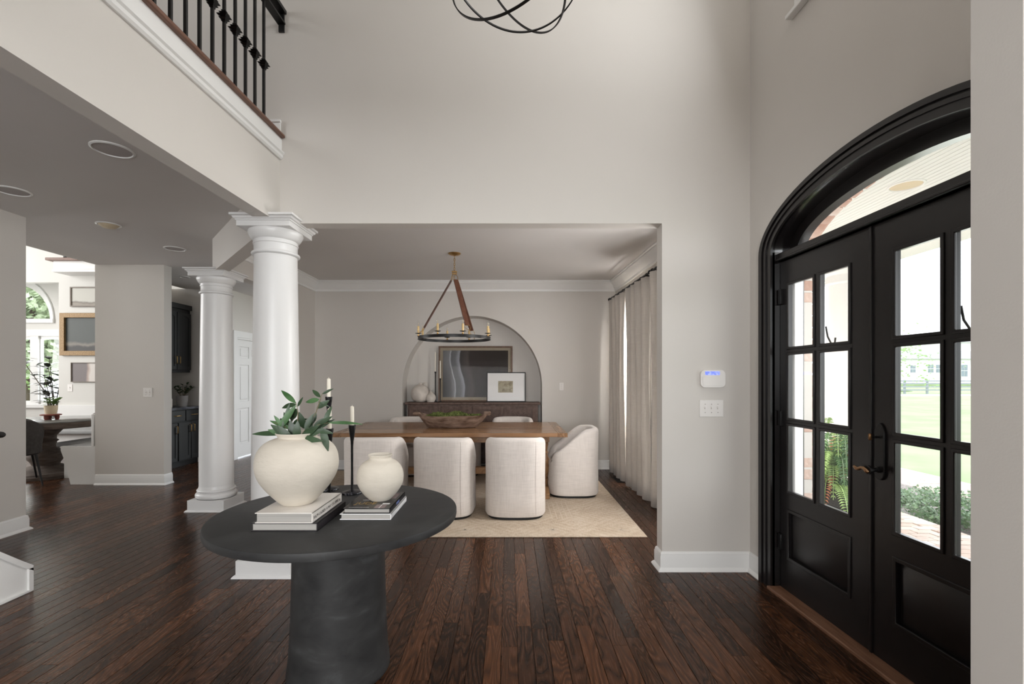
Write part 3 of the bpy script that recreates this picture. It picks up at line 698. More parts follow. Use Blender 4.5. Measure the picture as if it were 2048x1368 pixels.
def zigv(y0, y1, x_, amp, n):
    for k in range(n):
        ya = y0 + (y1 - y0) * k / n; yb = y0 + (y1 - y0) * (k + 1) / n; xa, xb = (x_, x_ + amp) if k % 2 == 0 else (x_ + amp, x_)
        bd.add([(xa, ya, .0112), (xb, yb, .0112), (xb + .012, yb, .0112), (xa + .012, ya, .0112)], [(0, 1, 2, 3)])
zigv(4.5, 6.6, .80, .1, 18); zigv(4.5, 6.6, .86, .1, 18); zig(-2.3, .9, 4.44, .06, 40)
for k in range(5): bd.add([(.42 + k * .05, 4.62 + 0, .0112), (.432 + k * .05, 4.62, .0112), (.432 + k * .05, 5.25, .0112), (.42 + k * .05, 5.25, .0112)], [(0, 1, 2, 3)])
bd.build('raised_pattern', 'rug_relief', rg, kind='stuff')

# ------------------------------------------------------------------ dining table
TZ = .768
tb = thing('dining_table', 'long brown oak dining table on turned trestle legs', 'table', (-.68, 6.0, .011))
x0, x1, y0, y1 = -2.02, .665, 5.34, 6.66
r_ = random.Random(5); nbd = 7
for k in range(nbd):
    mb = MB(); mb.cur = (r_.random() * .6 + .2, r_.random(), r_.random()); bw = (y1 - y0) / nbd
    mb.box(x0 + .11, x1 - .11, y0 + k * bw + .0006, y0 + (k + 1) * bw - .0006, TZ - .045, TZ).build('tabletop_board', 'table_oak', tb, bevel=.0012)
for a in (x0, x1 - .109): MB().box(a, a + .109, y0 - .004, y1 + .004, TZ - .047, TZ).build('breadboard_end', 'table_oak_end', tb, bevel=.002)
MB().box(x0 + .3, x1 - .3, y0 + .16, y0 + .185, TZ - .13, TZ - .046).box(x0 + .3, x1 - .3, y1 - .185, y1 - .16, TZ - .13, TZ - .046).build('apron', 'leg_oak', tb, bevel=.002)
for a in (-1.80, .42):
    MB().box(a - .05, a + .05, y0 + .12, y1 - .12, TZ - .12, TZ - .046).build('trestle_beam', 'leg_oak', tb, bevel=.004)
    ft = MB(); ft.plate([(y0 + .02, .011), (y0 + .2, .011), (y0 + .24, .03), (y1 - .24, .03), (y1 - .2, .011), (y1 - .02, .011), (y1 - .02, .07), (y1 - .2, .125), (y0 + .2, .125), (y0 + .02, .07)], a - .045, a + .045, lambda u, v, t: (t, u, v)); ft.build('trestle_foot', 'leg_oak', tb, bevel=.004)
    for yy in (5.62, 6.38):
        pr = [(.045, .12), (.045, .17), (.055, .18), (.055, .20), (.04, .21), (.05, .24), (.075, .30), (.082, .36), (.07, .42), (.045, .46), (.038, .49), (.05, .50), (.05, .515), (.038, .525), (.044, .57), (.05, .60), (.05, .648)]
        MB().lathe(pr, (a, yy, .0), 32).build('turned_leg', 'leg_oak', tb, smooth=40)
MB().box(-1.78, .40, 5.95, 6.05, .18, .26).build('stretcher', 'leg_oak', tb, bevel=.004)

# ------------------------------------------------------------------ chairs
def make_chair():
    t = thing('dining_chair', 'x', 'chair', (0, 0, .011), 0, 'upholstered barrel chairs around the dining table')
    W, D, P = .306, .30, 3.3; n = 72
    def pt(th, k=0.0, z=0):
        c_, s_ = math.cos(th), math.sin(th)
        r_ = 1.0 / ((abs(c_) / (W - k)) ** P + (abs(s_) / (D - k)) ** P) ** (1 / P)
        return (r_ * c_, r_ * s_)
    # local -Y is the back, +Y the open front
    def hgt(th):
        y = pt(th)[1] / D                      # -1 back .. 1 front
        if y < -.52: return .802 - .012 * (pt(th)[0] / W) ** 4
        f = min(1, (y + .52) / 1.36); f = .30 * f * f * (3 - 2 * f) + .70 * f ** 1.15
        return .79 - .27 * f if y < .84 else .523 - .11 * min(1, (y - .84) / .12)
    TH = .082
    rings = []
    levels = [(.010, .028), (.0, .05), (.0, .2), (.0, .42)]
    for k, z in levels: rings.append([(pt(2 * PI * i / n, k + .004 * math.sin(3 * z)), z) for i in range(n)])
    for k, dz in [(0.0, -.05), (.003, -.026), (.014, -.009), (.03, -.001), (.041, 0), (.052, -.001), (.068, -.009), (.079, -.026), (.082, -.06)]:
        rings.append([(pt(2 * PI * i / n, k), max(hgt(2 * PI * i / n) + dz, .36)) for i in range(n)])
    rings.append([(pt(2 * PI * i / n, TH), .36) for i in range(n)])
    vs_ = [(p[0], p[1], z) for r0 in rings for (p, z) in r0]
    fs = [(j * n + i, j * n + (i + 1) % n, (j + 1) * n + (i + 1) % n, (j + 1) * n + i) for j in range(len(rings) - 1) for i in range(n)]
    fs += [tuple(reversed(range(n))), tuple((len(rings) - 1) * n + i for i in range(n))]
    mb = MB(); mb.add(vs_, fs); mb.build('upholstered_shell', 'linen', t, smooth=60, world=False)
    cu = MB(); rg_ = []
    for k, z in [(.10, .355), (.088, .37), (.086, .42), (.092, .45), (.12, .462)]: rg_.append([(*pt(2 * PI * i / 48, k), z) for i in range(48)])
    cu.add([(p[0], p[1] + .02, p[2]) for q in rg_ for p in q], [(j * 48 + i, j * 48 + (i + 1) % 48, (j + 1) * 48 + (i + 1) % 48, (j + 1) * 48 + i) for j in range(4) for i in range(48)] + [tuple(4 * 48 + i for i in range(48))])
    cu.build('seat_cushion', 'linen', t, smooth=60, world=False)
    for sx in (-1, 1):
        th = -PI / 2 + sx * .62; se = MB()
        se.tube([(*pt(th, -.0003), z) for z in (.04, .2, .4, .6, .76)], .0014, 5)
        se.build('seam', 'linen', t, smooth=180, world=False)
    pb = MB(); pb.add([(*pt(2 * PI * i / 36, .028), z) for z in (0, .03) for i in range(36)], [(i, (i + 1) % 36, 36 + (i + 1) % 36, 36 + i) for i in range(36)] + [tuple(range(36)), tuple(range(36, 72))])
    pb.build('plinth', 'rubber_black', t, smooth=40, world=False)
    return t
ch = make_chair()
spots = [(.065, 4.85, 0, 'right one of the chairs with its back to the camera, between table and rug edge'),
         (-.655, 4.85, -.04, 'middle one of the chairs with its back to the camera, right of the small vase'),
         (-1.365, 4.87, 0.05, 'left one of the chairs with its back to the camera, behind the thin candlestick'),
         (.762, 5.68, PI / 2, 'cream barrel chair at the right-hand end of the dining table, seen side-on'),
         (.055, 6.84, PI, 'chair on the far side of the dining table, right of the wooden bowl'),
         (-.715, 6.84, PI, 'chair on the far side of the dining table, hidden behind the wooden bowl'),
         (-1.47, 6.84, PI, 'chair on the far side of the dining table, left of the wooden bowl')]
for i, (cx_, cy_, rz, lb) in enumerate(spots):
    if i == 0: ch.location = (cx_, cy_, .011); ch['label'] = lb; o = ch
    else: o = dup(ch, (cx_, cy_, .011), rz, lb)
    o.rotation_euler.z = rz

# ------------------------------------------------------------------ bowl with moss
bw = thing('dough_bowl', 'long rustic carved wooden bowl filled with green moss on the dining table', 'bowl', (-.72, 5.93, TZ))
def bowlring(sx, sy, z, n=48, ends=0.0):
    out = []
    for i in range(n):
        a = 2 * PI * i / n; c_, s_ = math.cos(a), math.sin(a)
        x_ = sx * (abs(c_) ** .8) * (1 if c_ > 0 else -1); y_ = sy * (abs(s_) ** .9) * (1 if s_ > 0 else -1)
        out.append((x_, y_, z + ends * abs(c_) ** 6))
    return out
rs = [bowlring(.27, .08, 0), bowlring(.30, .10, .01), bowlring(.38, .145, .08, ends=.01), bowlring(.445, .175, .145, ends=.03), bowlring(.455, .18, .155, ends=.033), bowlring(.43, .165, .157, ends=.03), bowlring(.36, .13, .10), bowlring(.28, .08, .035)]
mb = MB(); mb.add([(p[0] + .012 * math.sin(p[2] * 60 + p[0] * 7), p[1] + .004 * math.sin(9 * p[0]), p[2] + .004 * math.sin(11 * p[0])* (1 if p[2] > .05 else 0)) for r0 in rs for p in r0], [(j * 48 + i, j * 48 + (i + 1) % 48, (j + 1) * 48 + (i + 1) % 48, (j + 1) * 48 + i) for j in range(7) for i in range(48)] + [tuple(reversed(range(48))), tuple(7 * 48 + i for i in range(48))])
mb.build('bowl_body', 'bowl_wood', bw, smooth=50, world=False)
MB().box(.40, .49, -.05, .05, .155, .205).build('handle', 'bowl_wood', bw, bevel=.016, world=False, seg=3); MB().box(-.49, -.41, -.045, .045, .155, .195).build('handle', 'bowl_wood', bw, bevel=.016, world=False, seg=3)
ms = MB(); r_ = random.Random(2)
for k in range(1500):
    a = r_.uniform(0, 2 * PI); q = r_.random() ** .5; px_, py_ = .37 * q * math.cos(a), .125 * q * math.sin(a)
    z = .135 + .045 * (1 - q * q) + r_.uniform(-.01, .012) + .012 * math.sin(px_ * 22); s_ = r_.uniform(.008, .02); b_ = r_.uniform(0, 6)
    ms.add([(px_ + s_ * math.cos(b_), py_ + s_ * math.sin(b_), z), (px_ - s_ * math.sin(b_) * .6, py_ + s_ * math.cos(b_) * .6, z + .006), (px_ - s_ * math.cos(b_), py_ - s_ * math.sin(b_), z - .004), (px_, py_, z + s_)], [(0, 1, 3), (1, 2, 3), (2, 0, 3)])
ms.add(bowlring(.40, .15, .125), [tuple(range(48))])
o = ms.build('moss', 'moss', None); o.location = (-.72, 5.93, TZ); tag(o, 'green moss heaped in the wooden bowl', 'moss', None, 'stuff')

# ------------------------------------------------------------------ sideboard and what stands on it
SB = 1.018
sb = thing('sideboard', 'dark carved wooden sideboard with diamond-patterned doors in the arched niche', 'sideboard', (-.56, 7.35, 0))
MB().box(-1.56, .445, 7.225, 7.50, .08, .985).build('carcass', 'sideboard_wood', sb, bevel=.003)
MB().box(-1.595, .48, 7.20, 7.505, .985, SB).build('top', 'sideboard_wood', sb, bevel=.005)
for a in (-1.53, .355):
    for b in (7.24, 7.43): MB().box(a, a + .06, b, b + .06, 0, .085).build('leg', 'sideboard_wood', sb, bevel=.003)
dw = (1.93) / 4
for k in range(4):
    a = -1.5225 + k * dw; b = a + dw - .006
    d = MB().box(a, b, 7.208, 7.226, .13, .955).build('door', 'sideboard_wood', sb, bevel=.002)
    lat = MB()
    lat.plate([(a, .13), (b, .13), (b, .955), (a, .955)], -.012, 0, XZ(7.208), [[(a + .045, .175), (b - .045, .175), (b - .045, .91), (a + .045, .91)]])
    nx, nzz = 2, 4; sx = (b - a - .09) / nx; sz = .735 / nzz
    for i in range(nx):
        for j in range(nzz):
            mx_, mz_ = a + .045 + (i + .5) * sx, .175 + (j + .5) * sz
            for s_, dp in ((.96, .010), (.55, .014)):
                q = s_ - .16
                lat.plate([(mx_ + sx / 2 * s_, mz_), (mx_, mz_ + sz / 2 * s_), (mx_ - sx / 2 * s_, mz_), (mx_, mz_ - sz / 2 * s_)], -dp, 0, XZ(7.208), [[(mx_ + sx / 2 * q, mz_), (mx_, mz_ + sz / 2 * q), (mx_ - sx / 2 * q, mz_), (mx_, mz_ - sz / 2 * q)]])
    lat.build('carved_lattice', 'sideboard_wood', d)
    kx = b - .02 if k % 2 == 0 else a + .02
    MB().lathe([(.008, -.03), (.012, -.026), (.012, -.018), (.006, -.012), (.006, 0)], (kx, 7.196, .80), 12, axis='Y').build('knob', 'iron', d, smooth=60)
def frame(name, label, cat, x0, x1, z0, z1, y, fw, depth, fm, lean=0.0, matm=None, mw=0, artm='mat_board', art_rect=None, glassed=True):
    cx_ = (x0 + x1) / 2; t = thing(name, label, cat, (cx_, y, z0))
    t.rotation_euler = (-lean, 0, 0)
    W_, H_ = (x1 - x0) / 2, z1 - z0
    fnl = lambda u, v, tt: (u, -tt, v)
    MB().plate([(-W_, 0), (W_, 0), (W_, H_), (-W_, H_)], 0, depth, fnl, [[(-W_ + fw, fw), (W_ - fw, fw), (W_ - fw, H_ - fw), (-W_ + fw, H_ - fw)]]).build('frame', fm, t, bevel=min(.004, fw * .2), world=False)
    MB().box(-W_ + fw * .7, W_ - fw * .7, -.010, -.001, fw * .7, H_ - fw * .7).build('mat_board' if matm else 'backing', matm or artm, t, world=False)
    if art_rect: a, b, c_, d_ = art_rect
    else: a, b, c_, d_ = -W_ + fw + mw, W_ - fw - mw, fw + mw, H_ - fw - mw
    ca, cb = (a + b) / 2, (c_ + d_) / 2
    o_ = MB().box(a - ca, b - ca, -.0035, 0, c_ - cb, d_ - cb).build('picture', artm, t, world=False); o_.location = (ca, -.0105, cb)
    if glassed: MB().box(-W_ + fw * .9, W_ - fw * .9, -.0175, -.0165, fw * .9, H_ - fw * .9).build('glass_pane', 'picture_glass', t, world=False)
    return t
frame('framed_print', 'large wood-framed dark print leaning on the sideboard', 'picture', -1.115, .055, SB + .002, 1.897, 7.43, .024, .03, 'frame_wood', lean=.045, matm='mat_aged', mw=.045, artm='print_dark_drape')
frame('framed_print', 'small black-framed sketch with wide white mat leaning against the large print', 'picture', -.348, .260, SB + .002, 1.482, 7.335, .013, .025, 'iron', lean=.08, matm='mat_board', artm='print_sketch', art_rect=(-.125, .105, .145, .325))
def vase_prof(pts, sub=5):
    out = []
    n = len(pts)
    for i in range(n - 1):
        p0, p1, p2, p3 = pts[max(i - 1, 0)], pts[i], pts[i + 1], pts[min(i + 2, n - 1)]
        for k in range(sub):
            t = k / sub
            out.append(tuple(.5 * ((2 * p1[q]) + (-p0[q] + p2[q]) * t + (2 * p0[q] - 5 * p1[q] + 4 * p2[q] - p3[q]) * t * t + (-p0[q] + 3 * p1[q] - 3 * p2[q] + p3[q]) * t ** 3) for q in (0, 1)))
    return out + [pts[-1]]
v1 = thing('gourd_vase', 'large round off-white clay vase on the left of the sideboard', 'vase', (-1.385, 7.36, SB))
MB().lathe(vase_prof([(.075, 0), (.12, .03), (.15, .10), (.142, .17), (.10, .235), (.05, .265), (.026, .275), (.03, .295), (.022, .295), (.016, .27)]), seg=40, cap1=False, wob=.02).build('body', 'ceramic_grey', v1, smooth=180, world=False)
MB().tube([(.03, 0, .285), (.07, 0, .30), (.10, 0, .285), (.10, 0, .24)], .008, 8).build('handle', 'ceramic_grey', v1, smooth=180, world=False)
v2 = thing('gourd_vase', 'small teardrop grey-white vase right of the large clay vase', 'vase', (-1.215, 7.30, SB))
MB().lathe(vase_prof([(.05, 0), (.07, .03), (.078, .07), (.062, .115), (.032, .145), (.012, .17), (.012, .19), (.006, .19)]), seg=32, cap1=False).build('body', 'ceramic_grey', v2, smooth=180, world=False)
def thin_stick(x_, y_, h, hc, label):
    t = thing('candlestick', label, 'candlestick', (x_, y_, SB))
    MB().lathe([(.036, 0), (.036, .006), (.012, .014), (.008, .03), (.008, h - .03), (.013, h - .02), (.013, h)], seg=16).build('holder', 'iron', t, smooth=40, world=False)
    c_ = MB().lathe([(.009, 0), (.009, hc), (.003, hc + .008)], (0, 0, h - .004), 12).build('candle', 'wax', None, smooth=40)
    c_.location = (x_, y_, SB); tag(c_, 'thin white taper candle on ' + label, 'candle')
thin_stick(-1.155, 7.37, .475, .30, 'tall black candlestick beside the print')
thin_stick(-1.065, 7.28, .37, .27, 'shorter black candlestick in front of the print')

# ------------------------------------------------------------------ dining chandelier
dc = thing('ring_chandelier', 'black ring chandelier with brass candle sleeves and leather straps over the dining table', 'chandelier', (-.646, 5.57, CZ))
X0, Y0 = -.646, 5.57
MB().lathe([(.075, CZ), (.075, CZ - .006), (.06, CZ - .018), (.02, CZ - .026), (.006, CZ - .03)], (X0, Y0, 0), 32).build('ceiling_canopy', 'brass', dc, smooth=50)
cn = MB()
for k in range(7):
    z = CZ - .035 - k * .027; a = k % 2
    cn.tube([(X0 + (.009 * math.cos(q) if a else 0), Y0 + (0 if a else .009 * math.cos(q)), z - .013 + .019 * math.sin(q)) for q in [2 * PI * i / 12 for i in range(12)]], .0025, 6, closed=True)
cn.build('chain', 'brass', dc, smooth=180)
MB().box(X0 - .03, X0 + .03, Y0 - .02, Y0 + .02, 2.645, 2.66).box(X0 - .028, X0 + .028, Y0 - .018, Y0 + .018, 2.62, 2.635).box(X0 - .026, X0 - .02, Y0 - .01, Y0 + .01, 2.63, 2.65).box(X0 + .02, X0 + .026, Y0 - .01, Y0 + .01, 2.63, 2.65).build('hub', 'brass', dc, bevel=.002)
RR = .425; RZ = 1.845
ri = MB(); seg = 72
for (ra, rb, za, zb) in ((RR - .006, RR, 0, .034),):
    ri.add([((X0 + r_ * math.cos(2 * PI * i / seg)), Y0 + r_ * math.sin(2 * PI * i / seg), RZ + z) for (r_, z) in ((ra, za), (rb + .004, za), (rb + .004, za + .005), (rb, za + .006), (rb, zb - .006), (rb + .004, zb - .005), (rb + .004, zb), (ra, zb)) for i in range(seg)],
           [(j * seg + i, j * seg + (i + 1) % seg, ((j + 1) % 8) * seg + (i + 1) % seg, ((j + 1) % 8) * seg + i) for j in range(8) for i in range(seg)])
ri.build('ring', 'iron', dc, smooth=40)
for q in (60, -60, 180 + 4):
    a = math.radians(q); ca, sa = math.cos(a), math.sin(a); wv = Vector((-sa, ca, 0)); 
    top = Vector((X0 + ca * .035, Y0 + sa * .035, 2.55)); bot = Vector((X0 + ca * (RR - .07), Y0 + sa * (RR - .07), 1.985))
    dirn = (bot - top).normalized(); nrm = dirn.cross(wv)
    st_ = MB()
    for off in (-.006, .006):
        p = [top + wv * .026 + nrm * off, top - wv * .026 + nrm * off, bot - wv * .026 + nrm * off, bot + wv * .026 + nrm * off]; p2 = [x_ + nrm * .004 for x_ in p]
        st_.add([*p, *p2], [(0, 1, 2, 3), (7, 6, 5, 4), (0, 4, 5, 1), (1, 5, 6, 2), (2, 6, 7, 3), (3, 7, 4, 0)])
    so = st_.build('leather_strap', 'leather', dc)
    h2 = MB(); t0 = Vector((X0 + ca * .02, Y0 + sa * .02, 2.625))
    h2.tube([t0, t0 + wv * .025 + Vector((ca * .01, sa * .01, -.03)), top + wv * .03 + Vector((0, 0, -.004)), top - wv * .03 + Vector((0, 0, -.004)), t0 - wv * .025 + Vector((ca * .01, sa * .01, -.03))], .003, 6, closed=True)
    h2.build('top_hook', 'brass', dc, smooth=180)
    h3 = MB(); e = Vector((X0 + ca * (RR - .01), Y0 + sa * (RR - .01), RZ + .03))
    h3.tube([bot + wv * .03, bot + wv * .034 + Vector((ca * .015, sa * .015, -.03)), e + wv * .008 + Vector((0, 0, .05)), e, e - wv * .008 + Vector((0, 0, .05)), bot - wv * .034 + Vector((ca * .015, sa * .015, -.03)), bot - wv * .03], .003, 6, closed=True)
    h3.build('bottom_hook', 'brass', dc, smooth=180)
for k in range(8):
    a = math.radians(22 + 45 * k + (4 if k % 2 else -3)); px_, py_ = X0 + RR * math.cos(a), Y0 + RR * math.sin(a)
    MB().lathe([(.006, 0), (.011, .01), (.011, .016), (.006, .02), (.006, .05)], (px_, py_, RZ + .03), 14).build('candle_stem', 'brass', dc, smooth=50)
    MB().lathe([(.008, .0), (.034, .006), (.036, .010), (.008, .006)], (px_, py_, RZ + .058), 20, False, False).build('drip_pan', 'iron', dc, smooth=50)
    MB().lathe([(.0125, 0), (.0125, .085), (.009, .088)], (px_, py_, RZ + .062), 16).build('candle_sleeve', 'candle_sleeve', dc, smooth=40)
    b_ = MB().lathe(vase_prof([(.008, 0), (.015, .018), (.017, .032), (.009, .055), (.003, .078), (.0005, .085)]), (px_, py_, RZ + .15), 16, False, False).build('bulb', 'bulb_glass', dc, smooth=180)
    MB().lathe([(.0025, .0), (.003, .03)], (px_, py_, RZ + .155), 6).build('filament', 'bulb_filament', b_)

# ------------------------------------------------------------------ foyer orb chandelier
ob = thing('orb_chandelier', 'dark iron orb chandelier of crossing rings high in the foyer', 'chandelier', (.03, 2.27, HZ))
OC = Vector((.02, 2.27, 3.46)); OR = .36
def ring(nrm, r_, wdt, name='hoop'):
    nrm = Vector(nrm).normalized(); u = nrm.cross(Vector((0, 0, 1))).normalized(); v = nrm.cross(u); mb = MB(); sg = 96; vs_ = []
    for (dr_, dn) in ((-.003, -wdt), (.003, -wdt), (.003, wdt), (-.003, wdt)):
        for i in range(sg):
            a = 2 * PI * i / sg; vs_.append(OC + (u * math.cos(a) + v * math.sin(a)) * (r_ + dr_) + nrm * dn)
    mb.add(vs_, [(j * sg + i, j * sg + (i + 1) % sg, ((j + 1) % 4) * sg + (i + 1) % sg, ((j + 1) % 4) * sg + i) for j in range(4) for i in range(sg)])
    mb.build(name, 'iron', ob, smooth=40)
ring((.49, .85, -.21), OR, .006); ring((.25, .43, .87), OR - .007, .006); ring((.74, .08, .67), OR + .006, .005)
MB().tube([(OC.x, OC.y, OC.z + OR), (OC.x, OC.y, HZ)], .006, 8).build('down_rod', 'iron', ob)
MB().lathe([(.0, -.215), (.008, -.205), (.010, -.18), (.02, -.16), (.02, -.12), (.008, -.1), (.008, OR)], OC, 16).build('centre_stem', 'iron', ob, smooth=50)
for k in range(4):
    a = PI / 4 + k * PI / 2
    MB().tube([OC + Vector((0, 0, -.13)), OC + Vector((.07 * math.cos(a), .07 * math.sin(a), -.15)), OC + Vector((.11 * math.cos(a), .11 * math.sin(a), -.10))], .005, 6).build('arm', 'iron', ob, smooth=180)
    MB().lathe([(.011, -.10), (.011, 0)], OC + Vector((.11 * math.cos(a), .11 * math.sin(a), 0)), 12).build('candle_sleeve', 'candle_sleeve', ob)

# ------------------------------------------------------------------ round entry table
RT = thing('round_pedestal_table', 'round black stone-look entry table on a drum pedestal', 'table', (-.817, 2.266, 0))
MB().lathe([(.55, .722), (.559, .726), (.561, .735), (.561, .752), (.559, .758), (.554, .76)], (-.817, 2.266, 0), 128).build('tabletop', 'stone_black', RT, smooth=40)
MB().lathe([(.232, 0), (.236, .006), (.236, .02), (.226, .10), (.218, .25), (.213, .45), (.21, .60), (.205, .722)], (-.817, 2.266, 0), 96).build('pedestal', 'stone_black', RT, smooth=40)

def text_mesh(s, size, mat_, parent, M, name='lettering', ext=.0003):
    cu = bpy.data.curves.new('t', 'FONT'); cu.body = s; cu.size = size; cu.extrude = ext
    to = bpy.data.objects.new('t', cu); COL.objects.link(to)
    bpy.context.view_layer.update()
    me = bpy.data.meshes.new_from_object(to.evaluated_get(bpy.context.evaluated_depsgraph_get()))
    bpy.data.objects.remove(to); bpy.data.curves.remove(cu)
    xs = [v.co.x for v in me.vertices]; wd = max(xs) - min(xs)
    me.materials.clear(); me.materials.append(MATS[mat_])
    o = bpy.data.objects.new(name, me); COL.objects.link(o); o.parent = parent; o.matrix_local = M
    return o, wd
def book(name, label, x0, x1, y0, y1, z0, z1, cov, rot=0.0, ct=.0036):
    t = thing(name, label, 'book', ((x0 + x1) / 2, (y0 + y1) / 2, z0)); W_, D_, H_ = (x1 - x0) / 2, (y1 - y0) / 2, z1 - z0
    t.rotation_euler.z = rot
    MB().box(-W_, W_, -D_, D_, 0, ct).box(-W_, W_, -D_, D_, H_ - ct, H_).box(W_ - ct, W_, -D_, D_, 0, H_).build('cover', cov, t, world=False, bevel=.0008)
    MB().box(-W_ + .006, W_ - ct, -D_ + .006, D_ - .006, ct, H_ - ct).build('page_block', 'paper', t, world=False)
    return t, W_, D_, H_
ZT = .7602
b1, *_ = book('coffee_table_book', 'black hardcover at the bottom of the left stack', -1.073, -.797, 1.953, 2.293, ZT, .7945, 'cover_black')
b2, W_, D_, H_ = book('coffee_table_book', 'thick white book with lettered spine under the large vase', -1.054, -.815, 1.948, 2.289, .795, .8385, 'cover_white')
SPM = lambda W_, y, z: Matrix.Translation((W_ + .0002, y, z)) @ Matrix(((0, 0, 1, 0), (1, 0, 0, 0), (0, 1, 0, 0), (0, 0, 0, 1)))
o, wd = text_mesh('RALPH LAUREN  A WAY OF LIVING', .0165, 'ink_black', b2, SPM(W_, -D_ + .012, .014)); o.scale = (.285 / wd, 1.1, 1)
o, wd = text_mesh('RL', .016, 'ink_black', b2, SPM(W_, D_ - .034, .012)); 
b3, *_ = book('coffee_table_book', 'glossy white book at the bottom of the right stack', -.761, -.530, 2.112, 2.432, ZT, .7868, 'cover_white_gloss')
b4, W_, D_, H_ = book('coffee_table_book', 'glossy black book with gold lettering under the small vase', -.748, -.536, 2.116, 2.424, .787, .8105, 'cover_black_gloss')
o, wd = text_mesh('JUDE', .055, 'gold_ink', b4, Matrix.Translation((-.075, -.085, H_ + .0001)), ext=.0002); o.scale = (.8, 1.0, 1)
cvm = MB()
for k in range(15): cvm.box(-.085 + k * .0062, -.0812 + k * .0062, -.137, -.1335, H_, H_ + .0003)
cvm.build('small_print', 'ink_white', b4, world=False)
MB().box(-.06, .02, -.012, -.006, H_, H_ + .0003).box(.052, .085, -.085, -.065, H_, H_ + .0003).box(.052, .056, -.15, -.09, H_, H_ + .0003).build('cover_lines', 'ink_white', b4, world=False)
MB().box(-.055, .04, -.005, .02, H_, H_ + .0003).build('cover_picture', 'ink_mauve', b4, world=False); MB().box(.03, .078, -.15, -.09, H_, H_ + .0002).build('cover_picture', 'ink_mauve', b4, world=False); MB().box(.06, .09, .02, .12, H_, H_ + .0003).build('cover_picture', 'ink_mauve', b4, world=False)
sp_ = MB()
for k in range(4): sp_.box(W_, W_ + .0004, -.03 + k * .015, -.022 + k * .015, .006, .018)
sp_.build('spine_emblem', 'ink_blue', b4, world=False)

# vases on the round table
lv_ = thing('round_vase', 'large cream ceramic vase holding leafy stems on the white book', 'vase', (-.947, 2.105, .8388))
MB().lathe(vase_prof([(.062, 0), (.069, .004), (.098, .032), (.138, .08), (.164, .125), (.174, .168), (.171, .212), (.157, .247), (.132, .273), (.103, .287), (.084, .293), (.081, .298), (.088, .309), (.0915, .314), (.088, .315), (.076, .302), (.072, .29)], 6), seg=96, cap1=False).build('body', 'ceramic', lv_, smooth=180, world=False)
MB().lathe([(.0, .27), (.078, .272)], seg=24, cap0=False, cap1=False).build('inside', 'soil', lv_, world=False)
sv = thing('round_vase', 'small cream ceramic vase, empty, on the black book', 'vase', (-.622, 2.272, .8106))
MB().lathe(vase_prof([(.042, 0), (.049, .003), (.076, .030), (.101, .068), (.110, .106), (.104, .146), (.085, .176), (.058, .194), (.051, .203), (.056, .213), (.058, .217), (.055, .218), (.046, .205), (.05, .19), (.08, .16), (.08, .1), (.04, .02)], 6), seg=80, cap1=True).build('body', 'ceramic', sv, smooth=180, world=False)

def leaf_mesh(mb, base_, d, up, L, Wd, droop=.3, n=6, cup=.15):
    d = Vector(d).normalized(); up = Vector(up); side = d.cross(up).normalized() if d.cross(up).length > 1e-3 else Vector((1, 0, 0)); nrm = side.cross(d)
    vs_ = []; b = Vector(base_)
    for i in range(n + 1):
        f = i / n; wd = Wd * math.sin(PI * min(1, f * .96 + .02)) ** .75 * (1 - .35 * f); c = b + d * (L * f) - nrm * (droop * L * f * f)
        vs_ += [c + side * wd + nrm * cup * wd, c, c - side * wd + nrm * cup * wd]
    mb.add(vs_, [(3 * i + a, 3 * i + a + 1, 3 * i + a + 4, 3 * i + a + 3) for i in range(n) for a in (0, 1)])
# leafy stems, built from the picture of the bouquet (dx, dz relative to rim centre, dy depth)
VB = Vector((-.947, 2.105, 1.10))
def branch(pts, leaves, label):
    t = thing('leafy_stem', label, 'stem', tuple(VB), 0, 'green stems in the large cream vase')
    P = [VB + Vector(p) for p in pts]
    MB().tube(P, [.0022] * (len(P) - 1) + [.001], 6).build('stalk', 'stem', t, smooth=180)
    for (p, d, L, Wd, dr_) in leaves:
        mb = MB(); leaf_mesh(mb, VB + Vector(p), d, (0.2, -1, .35), L * 1.3, Wd * 1.3, dr_); o_ = mb.build('leaf', R.choice(['leaf_dark', 'leaf_mid', 'leaf_dark']), t, smooth=180)
    return t
branch([(0.0, 0, 0), (.0, 0, .08), (.002, 0, .15), (-.008, 0, .19)], [((-.008, 0, .185), (-.5, .1, .4), .075, .011, .1), ((-.006, 0, .18), (-.75, 0, -.1), .06, .011, .35), ((-.008, 0, .175), (-.5, -.2, -.75), .12, .014, .15),
       ((-.004, 0, .16), (-.35, .3, -.5), .055, .014, .1), ((0, 0, .17), (.2, -.1, .3), .04, .006, .1), ((-.035, 0, .185), (-.25, 0, -1), .10, .008, -.2)], 'leafy green stem standing upright in the middle of the vase')
branch([(.0, .02, 0), (-.03, .03, .06), (-.04, .03, .11)], [((-.03, .03, .06), (-.7, .2, .5), .08, .014, .2), ((-.04, .03, .10), (.1, 0, .9), .06, .012, .1), ((-.02, .0, .03), (-.5, -.4, .3), .08, .016, .3), ((-.035, .03, .09), (.7, -.2, .3), .05, .012, .3)], 'short leafy sprig low at the back of the vase')
branch([(.0, -.03, 0), (.03, -.04, .04), (.05, -.04, .07)], [((.03, -.04, .04), (.8, -.2, .3), .08, .016, .35), ((.05, -.04, .07), (.4, 0, .8), .06, .012, .1), ((.0, -.05, .02), (-.4, -.3, .6), .07, .016, .25), ((.02, -.05, .03), (.1, -.3, .8), .06, .016, .3), ((.03, -.04, .03), (.6, -.5, .1), .08, .015, .5)], 'short leafy sprig low at the front of the vase')
